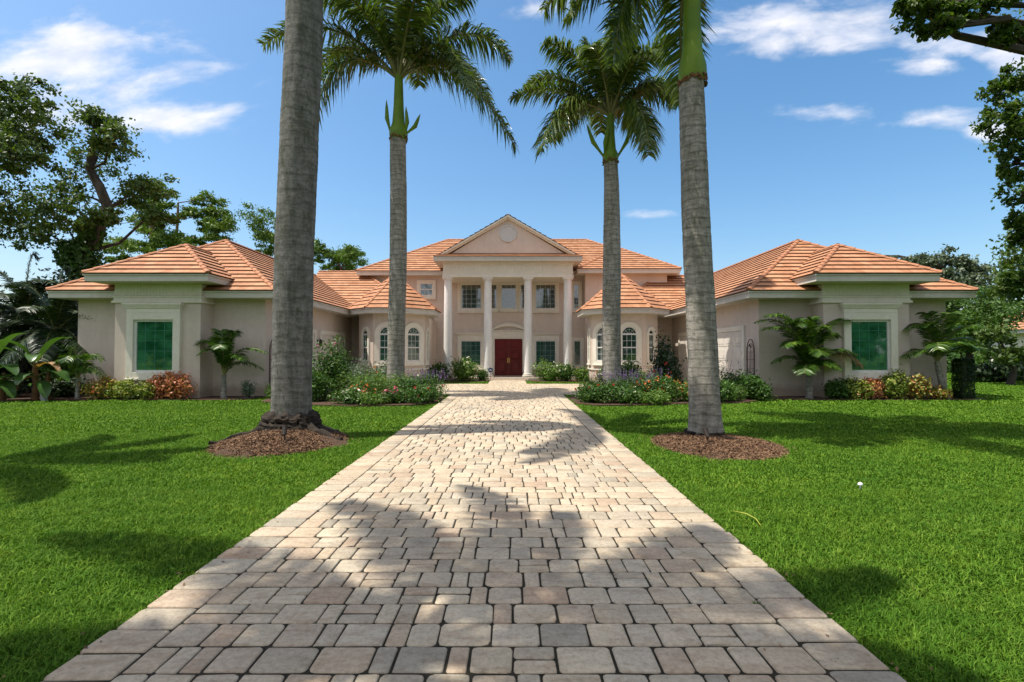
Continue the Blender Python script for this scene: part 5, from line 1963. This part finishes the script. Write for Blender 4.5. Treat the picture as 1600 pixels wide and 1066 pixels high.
# grey bucket under the bananas
t = thing('plastic_bucket', 'grey plastic bucket standing between the banana plants and the small palm', 'bucket', (-16.55, 18.15, -.04))
m = MB()
m.lathe(-16.55, 18.15, [(.09, -.04), (.12, .28), (.132, .285), (.132, .31), (.112, .31), (.10, .25)], 20)
m.build('body', 'pot', t, origin=(-16.55, 18.15, -.04), smooth=True)
m = MB()
m.tube([(-16.55 + .13 * math.cos(a), 18.15 - .02, .28 + .16 * math.sin(a)) for a in [PI * k / 8 for k in range(9)]], .005, 5)
m.build('handle', 'pot', t, origin=(-16.55, 18.15, -.04))

# clipped column hedge and meter box at right house corner
shrub('tall narrow clipped dark hedge column at the right end of the right wing', 'hedge', 16.5, 18.75, .46, 1.42, 'bush_dk', 6500, .035, name='hedge_column', lumps=1)
# dense undergrowth at far left
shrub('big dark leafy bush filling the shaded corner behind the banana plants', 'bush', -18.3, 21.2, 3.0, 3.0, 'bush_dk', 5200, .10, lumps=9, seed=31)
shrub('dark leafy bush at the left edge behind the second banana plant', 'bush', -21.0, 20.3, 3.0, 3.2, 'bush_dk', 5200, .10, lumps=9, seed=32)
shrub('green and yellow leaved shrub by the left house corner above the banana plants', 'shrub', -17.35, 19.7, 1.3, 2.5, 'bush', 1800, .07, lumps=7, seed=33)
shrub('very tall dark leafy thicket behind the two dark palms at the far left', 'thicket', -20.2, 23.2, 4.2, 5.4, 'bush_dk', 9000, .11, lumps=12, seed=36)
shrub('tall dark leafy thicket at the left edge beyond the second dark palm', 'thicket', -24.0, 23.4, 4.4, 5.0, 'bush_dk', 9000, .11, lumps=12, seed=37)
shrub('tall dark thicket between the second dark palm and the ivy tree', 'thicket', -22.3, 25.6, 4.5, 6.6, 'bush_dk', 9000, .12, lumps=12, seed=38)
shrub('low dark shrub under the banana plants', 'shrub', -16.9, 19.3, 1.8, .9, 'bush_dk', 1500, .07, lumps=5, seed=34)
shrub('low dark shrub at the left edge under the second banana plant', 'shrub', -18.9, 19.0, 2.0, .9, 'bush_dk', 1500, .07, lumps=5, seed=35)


# ------------------------------------------------------------------ trees
def tree(name, label, x, y, trunk, tr, clumps, nper, leaf, mat, bark='bark', seed=1, group=None, branch_from=0.55, aspect=.55, shell=.35, sub=6, ivy=None, extra_br=0, cat='tree', subsize=(.36, .66), br=0.16, tuft=0):
    """trunk: list of points; clumps: (x,y,z,rx,ry,rz); each clump breaks into sub-clumps on twigs"""
    rng = random.Random(seed)
    r_ = np.random.RandomState(seed)
    g = thing(name, label, cat, (x, y, 0), group)
    O = (x, y, 0)
    m = MB()
    n = len(trunk)
    rad = [tr * (1 - .6 * i / (n - 1)) for i in range(n)]
    rad[0] *= 1.3
    m.tube(trunk, rad, 14, .07, rng)
    m.build('trunk', bark, g, origin=O, smooth=True)
    P, D = [], []
    bm = MB()
    TP = [Vector(p) for p in trunk]
    for (cx, cy, cz, rx, ry, rz) in clumps:
        c = Vector((cx, cy, cz))
        # starting point: trunk point lower than the clump
        cand = [p for i, p in enumerate(TP) if i >= 1 and p.z < cz - .2] or [TP[max(1, n // 2)]]
        s = min(cand, key=lambda p: (p - c).length + abs(p.z - cz + 1.5) * .5)
        d = c - s
        k1 = s + d * .35 + Vector((rng.uniform(-.1, .1), rng.uniform(-.1, .1), rng.uniform(-.05, .12))) * d.length
        k2 = s + d * .7 + Vector((rng.uniform(-.08, .08), rng.uniform(-.08, .08), rng.uniform(0, .12))) * d.length
        r0 = min(tr * .5, .03 + br * d.length * .12)
        bm.tube([s, k1, k2, c], [r0, r0 * .75, r0 * .5, r0 * .3], 7, .1, rng)
        for q in range(sub):
            v = r_.normal(size=3)
            v /= np.linalg.norm(v)
            sc = np.array([cx, cy, cz]) + v * np.array([rx, ry, rz]) * r_.uniform(.35, 1.15)
            sr = np.array([rx, ry, rz]) * r_.uniform(*subsize)
            if rng.random() < .6:
                bm.tube([k2.lerp(c, rng.random()), (k2.lerp(c, .7) + Vector(sc)) / 2 + Vector((0, 0, .05)), tuple(sc)], [r0 * .35, r0 * .22, r0 * .08], 5)
            k_ = max(8, nper // sub)
            dd = r_.normal(size=(k_, 3))
            p = sc + dd * sr * 0.62
            dd = dd / (np.linalg.norm(dd, axis=1, keepdims=True) + 1e-9)
            P.append(p); D.append(dd)
    bm.build('branches', bark, g, origin=O, smooth=True)
    P = np.concatenate(P); D = np.concatenate(D)
    quads_mesh('crown', leaves(P, leaf, r_, aspect, D * .6, .3), mat, g, O)
    if ivy:
        P, D = [], []
        for (ix, iy, iz, irx, irz, nn) in ivy:
            p, dd = clump_points(r_, (ix, iy, iz), (irx, irx, irz), nn, .7)
            P.append(p); D.append(dd)
        P = np.concatenate(P); D = np.concatenate(D)
        quads_mesh('ivy', leaves(P, leaf * .95, r_, .8, D, .1), 'bush', g, O)
    return g


def pz(px, py, Y):   # design helper: photo pixel at distance Y -> x, z
    t = math.atan((533 - py) / 800 * math.cos(math.atan((px - 800) / 800) * 0)) + R(1.217)
    return (px - 800) / 800 * Y, 1.7 + math.tan(t) * Y


def cl(px, py, Y, rpx, rpy, dy=0.0, ry=None):
    x, z = pz(px, py, Y)
    s = Y / 800
    return (x, Y + dy, z, rpx * s, ry or rpx * s, rpy * s)


# big ivy tree at left
Y = 27.0
tx, _ = pz(125, 500, Y)
T = [(tx, Y, -.1), (tx - .1, Y, 3), (tx, Y, 5.5), (tx + .3, Y, 7.0)]
for (px, py) in ((165, 325), (150, 290), (135, 265), (142, 215)):
    a, b = pz(px, py, Y)
    T.append((a, Y, b))
CL = [cl(160, 215, Y, 55, 35), cl(120, 250, Y, 50, 40, 1), cl(200, 235, Y, 30, 26, -1), cl(215, 290, Y, 40, 26, .5), cl(90, 300, Y, 60, 45, 1), cl(170, 290, Y, 45, 30, 2),
      cl(40, 320, Y, 60, 45, 1), cl(55, 370, Y, 55, 30, 0), cl(105, 345, Y, 50, 35, -1), cl(230, 330, Y, 28, 18, 1), cl(150, 185, Y, 28, 18, 0), cl(185, 345, Y, 25, 14, -1)]
tree('ivy_tree', 'large spreading tree with ivy wrapped trunk behind the left end of the left wing', tx, Y, T, .40, CL, 1250, .10, 'oak', seed=71, sub=20, subsize=(.13, .32),
     ivy=[(tx + .1, Y, 6.4, .8, 1.5, 2600), (tx, Y, 4.2, .75, 1.8, 2200), (tx + .6, Y, 8.0, .55, .8, 900), (tx - .7, Y, 6.9, .6, .8, 900)])
# tree at the left edge
Y = 24.0
tx, _ = pz(-60, 500, Y)
T = [(tx, Y, -.1), (tx, Y, 3), (tx + .3, Y, 6), (tx + .5, Y, 9), (tx + .8, Y, 12)]
CL = [cl(20, 150, Y, 45, 30), cl(-15, 180, Y, 60, 50, 1), cl(30, 205, Y, 45, 40, 0), cl(50, 255, Y, 50, 28, -1), cl(-20, 260, Y, 60, 50), cl(-60, 330, Y, 70, 60, 1), cl(10, 320, Y, 40, 30, -1), cl(-110, 200, Y, 80, 70, 1)]
tree('broadleaf_tree', 'tall dark leafy tree at the left edge of the view', tx, Y, T, .5, CL, 1700, .095, 'oak', seed=72, sub=20, subsize=(.14, .34))


# pines behind the left wing
def pine(label, px, Y, pads, seed, tr=.28):
    x, _ = pz(px, 500, Y)
    top = min(p[1] for p in pads)
    zt = pz(px, top + 12, Y)[1]
    rng = random.Random(seed)
    T = [(x, Y, -.1), (x + .2, Y, zt * .4), (x + rng.uniform(-.3, .3), Y, zt * .7), (x + rng.uniform(-.5, .5), Y, zt * .9), (x + rng.uniform(-.5, .5), Y, zt)]
    CL = [cl(a, b, Y, c * 1.05, d * 1.05, rng.uniform(-2, 2)) for (a, b, c, d) in pads]
    tree('pine_tree', label, x, Y, T, tr, CL, 1500, .16, 'pine', bark='bark_red', seed=seed, group='pine trees behind the house', sub=15, aspect=.35, subsize=(.20, .36), br=.08, shell=.25)


pine('slash pine with layered tufts just right of the ivy tree', 235, 46, [(245, 300, 26, 12), (222, 335, 28, 14), (262, 325, 20, 10), (190, 385, 32, 14), (212, 355, 22, 12), (250, 370, 26, 14), (165, 400, 18, 9), (232, 392, 24, 10)], 81)
pine('slender pine with a bare curved branch ending in a small tuft', 275, 50, [(303, 305, 22, 10), (285, 330, 18, 9), (270, 375, 25, 11), (318, 330, 12, 6), (290, 385, 20, 8)], 82, .22)
pine('round topped pine above the peak of the left wing', 338, 52, [(340, 345, 26, 14), (360, 360, 20, 13), (322, 355, 18, 10), (350, 378, 24, 10), (305, 378, 16, 7)], 83, .22)
pine('pine half hidden behind the mossy palm on its left', 425, 54, [(415, 350, 26, 16), (400, 365, 20, 10), (440, 365, 26, 16), (470, 385, 30, 18), (425, 390, 20, 9), (455, 400, 26, 10), (488, 390, 14, 14)], 84, .24)
pine('rounded pine between the mossy palm and the central roof', 532, 56, [(535, 395, 22, 12), (552, 402, 18, 12), (518, 405, 18, 12), (510, 420, 15, 9), (540, 415, 22, 10), (528, 432, 22, 9)], 85, .22)

# utility wire at the left
m = MB()
wp = []
for k in range(21):
    t = k / 20
    wp.append((-80 + 46.5 * t, 46, 12.2 + 0.9 * t - 1.2 * (1 - (2 * t - 1) ** 2) + .4))
m.tube(wp, .025, 5)
tag(m.build('utility_wire', 'bronze'), 'thin dark utility wire crossing behind the ivy tree', 'wire')

# right hand overhanging tree
Y = 10.5
T = [(13.2, Y + .4, -.1), (13.2, Y + .3, 2.5), (12.9, Y, 5), (12.3, Y - .3, 7), (11.5, Y - .6, 8.3)]
CL = []
for (px, py, a, b, yy) in ((1455, 12, 34, 22, 8.8), (1500, 18, 34, 20, 9), (1478, 45, 28, 14, 8.8), (1545, 8, 40, 18, 9), (1580, 50, 22, 22, 9.2), (1430, 4, 20, 12, 8.8), (1590, 130, 30, 30, 10.5), (1575, 175, 30, 30, 10.5),
                           (1600, 215, 34, 30, 10.5), (1590, 255, 22, 24, 10.8), (1605, 300, 26, 26, 11), (1640, 180, 60, 70, 11), (1650, 330, 60, 60, 11), (1598, 345, 16, 14, 11.2), (1592, 372, 14, 12, 11.4), (1640, 420, 45, 30, 11.6), (1590, 435, 22, 14, 11.8), (1640, 60, 60, 60, 10),
                           (1700, 120, 70, 90, 11), (1720, 300, 90, 90, 11.5)):
    CL.append(cl(px, py, yy, a, b))
tree('overhanging_tree', 'leafy green tree reaching into the view along the right edge', 13.2, Y + .4, T, .26, CL, 1000, .05, 'overhang', seed=91, sub=16, subsize=(.14, .34))
# distant dusty tree behind the right wing
Y = 60
x, _ = pz(1490, 500, Y)
CL = [cl(1445, 412, Y, 22, 13), cl(1475, 405, Y, 26, 13), cl(1505, 410, Y, 20, 13), cl(1490, 430, Y, 35, 14), cl(1525, 440, Y, 30, 16), cl(1550, 455, Y, 34, 18), cl(1420, 410, Y, 10, 6), cl(1395, 404, Y, 8, 4), cl(1372, 400, Y, 6, 3), cl(1530, 425, Y, 16, 9)]
tree('distant_tree', 'distant dusty green tree above the right wing roof', x, Y, [(x, Y, -.1), (x, Y, 4), (x + .3, Y, 8), (x, Y, 11)], .5, CL, 1100, .20, 'dusty', seed=92, sub=12, subsize=(.2, .45))
# mid trees at right
Y = 30
x, _ = pz(1512, 500, Y)
CL = [cl(1530, 478, Y, 40, 22), cl(1500, 500, Y, 34, 26, 1), cl(1565, 485, Y, 34, 20), cl(1490, 535, Y, 24, 20), cl(1545, 520, Y, 30, 18, 1), cl(1520, 505, Y, 34, 24, -1), cl(1480, 480, Y, 24, 20, 1)]
tree('broadleaf_tree', 'bright green spreading tree on the lawn right of the house', x, Y, [(x, Y, -.1), (x, Y, 1.0), (x + .2, Y, 2.0), (x + .3, Y, 3)], .26, CL, 2200, .085, 'mid', seed=93, sub=14, subsize=(.22, .48))
Y = 27
x, _ = pz(1585, 500, Y)
CL = [cl(1590, 556, Y, 22, 12), cl(1552, 530, Y, 20, 16), cl(1556, 555, Y, 18, 10)]
tree('broadleaf_tree', 'low dark branching tree before the neighbouring house at the right edge', x, Y, [(x - .3, Y, -.1), (x, Y, .8), (x - .4, Y, 1.5), (x - .8, Y, 2.4)], .14, CL, 600, .12, 'oak', seed=94, sub=6)
Y = 16
CL = [cl(1595, 440, 18, 34, 24), cl(1630, 400, 18, 50, 40), cl(1660, 460, 18, 50, 40)]
x = 18.8
tree('broadleaf_tree', 'dark leafy tree at the right edge above the neighbouring roof', x, 18, [(x, 18, -.1), (x, 18, 1.5), (x, 18, 3), (x - .2, 18, 4.4)], .2, CL, 1800, .08, 'oak', seed=95, sub=14, subsize=(.2, .45))
# hedge line and shrubs at right, far
for i, (px, yy, w, h, mt, lb) in enumerate(((1560, 29, 3.2, 1.3, 'bush_dk', 'dark shrub under the low branching tree at right'), (1590, 31, 3.0, 1.7, 'bush', 'green shrub before the neighbouring house wall'),
                                            (1535, 44, 4.5, 2.4, 'bush_lt', 'light green far shrub behind the spreading tree'), (1500, 42, 4.0, 2.3, 'bush', 'far green shrub just right of the house corner'), (1520, 50, 6.5, 3.6, 'bush_dk', 'tall dark far hedge at right'), (1580, 52, 8, 3.6, 'bush', 'tall green far hedge beyond the neighbouring house'))):
    x, _ = pz(px, 560, yy)
    shrub(lb, 'shrub', x, yy, w, h, mt, 1600, .13, lumps=7, seed=200 + i)
# far background wood ringing the plots
rs2 = np.random.RandomState(3)
P, D = [], []
for k in range(110):
    a = rs2.uniform(-1.3, 1.3) if k < 70 else rs2.uniform(1.3, 2 * PI - 1.3)
    rr = rs2.uniform(85, 110) if k < 70 else rs2.uniform(38, 55)
    h = rs2.uniform(5, 8.5) if k < 70 else rs2.uniform(8, 13)
    p, dd = clump_points(rs2, (math.sin(a) * rr, math.cos(a) * rr, h * .5), (rs2.uniform(5, 9), 4, h * .55), 900, .5)
    P.append(p); D.append(dd)
P = np.concatenate(P); D = np.concatenate(D)
tag(quads_mesh('far_wood', leaves(P, .6, rs2, .6, D * .6, .3), 'mid'), 'far belt of green trees closing the view', 'wood', kind='stuff')


# neighbouring house at right
NB = thing('neighbour_house', 'neighbouring cream house with orange tile roof at the right edge', 'house', (40, 38, 0))


def nb(name, mb, mat, parent=None, **k):
    return mb.build(name, mat, parent or NB, origin=(40, 38, 0), **k)


m = MB()
m.box(36.0, 35, -.1, 48, 38.6, 3.0)
nb('wall', m, 'trim')
m = MB()
m.box(35.35, 35.6, -.1, 35.98, 36.4, 1.3)
nb('chimney_base', m, 'terracotta')
hh = HOUSE
_save = HOUSE
mb_, ed_, cp_ = MB(), MB(), MB()
A, B_, C_, D_ = (35.3, 34.3, 3.25), (48.7, 34.3, 3.25), (48.7, 39.3, 3.25), (35.3, 39.3, 3.25)
ra, rb2 = (37.8, 36.8, 4.9), (46.2, 36.8, 4.9)
for f in ([A, B_, rb2, ra], [D_, C_, rb2, ra], [A, D_, ra], [B_, C_, rb2]):
    tile_face(mb_, ed_, f)
caps(cp_, A, ra); caps(cp_, B_, rb2); caps(cp_, ra, rb2); caps(cp_, D_, ra)
r_o = nb('roof', mb_, 'roof')
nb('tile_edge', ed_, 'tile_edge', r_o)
nb('ridge_cap', cp_, 'cap', r_o)
m = MB()
m.box(35.35, 34.35, 3.0, 48.65, 39.25, 3.245)
nb('fascia', m, 'fascia', r_o)
m = MB()
m.box(38.4, 34.98, .9, 39.6, 35.01, 2.2)
w_ = nb('window', m, 'glass_dark')
m = MB()
m.box(38.3, 34.94, .8, 38.4, 35.0, 2.3); m.box(39.6, 34.94, .8, 39.7, 35.0, 2.3); m.box(38.4, 34.941, 2.2, 39.6, 35.0, 2.3); m.box(38.4, 34.941, .8, 39.6, 35.0, .9)
nb('frame', m, 'frame_w', w_)

# litter: small dead leaves on the drive, its edges and the lawn
rl = np.random.RandomState(17)
n = 260
lx = np.concatenate([rl.uniform(DX0, DX1, 60), rl.normal(DX0, .10, 90), rl.normal(DX1, .10, 60), rl.uniform(-9, 9, 50)])
ly = np.concatenate([rl.uniform(2.4, 18, 60), rl.uniform(2.6, 16, 150), rl.uniform(4, 16, 50)])
lz = np.where((lx > DX0) & (lx < DX1), .006, .0)
V = leaves(np.stack([lx, ly, lz + rl.uniform(0, .004, n)], 1), .016, rl, .45, None, 6.0)
tag(quads_mesh('fallen_leaves', V, 'chips'), 'small dry brown leaves scattered on the driveway and along its edges', 'leaves', kind='stuff')
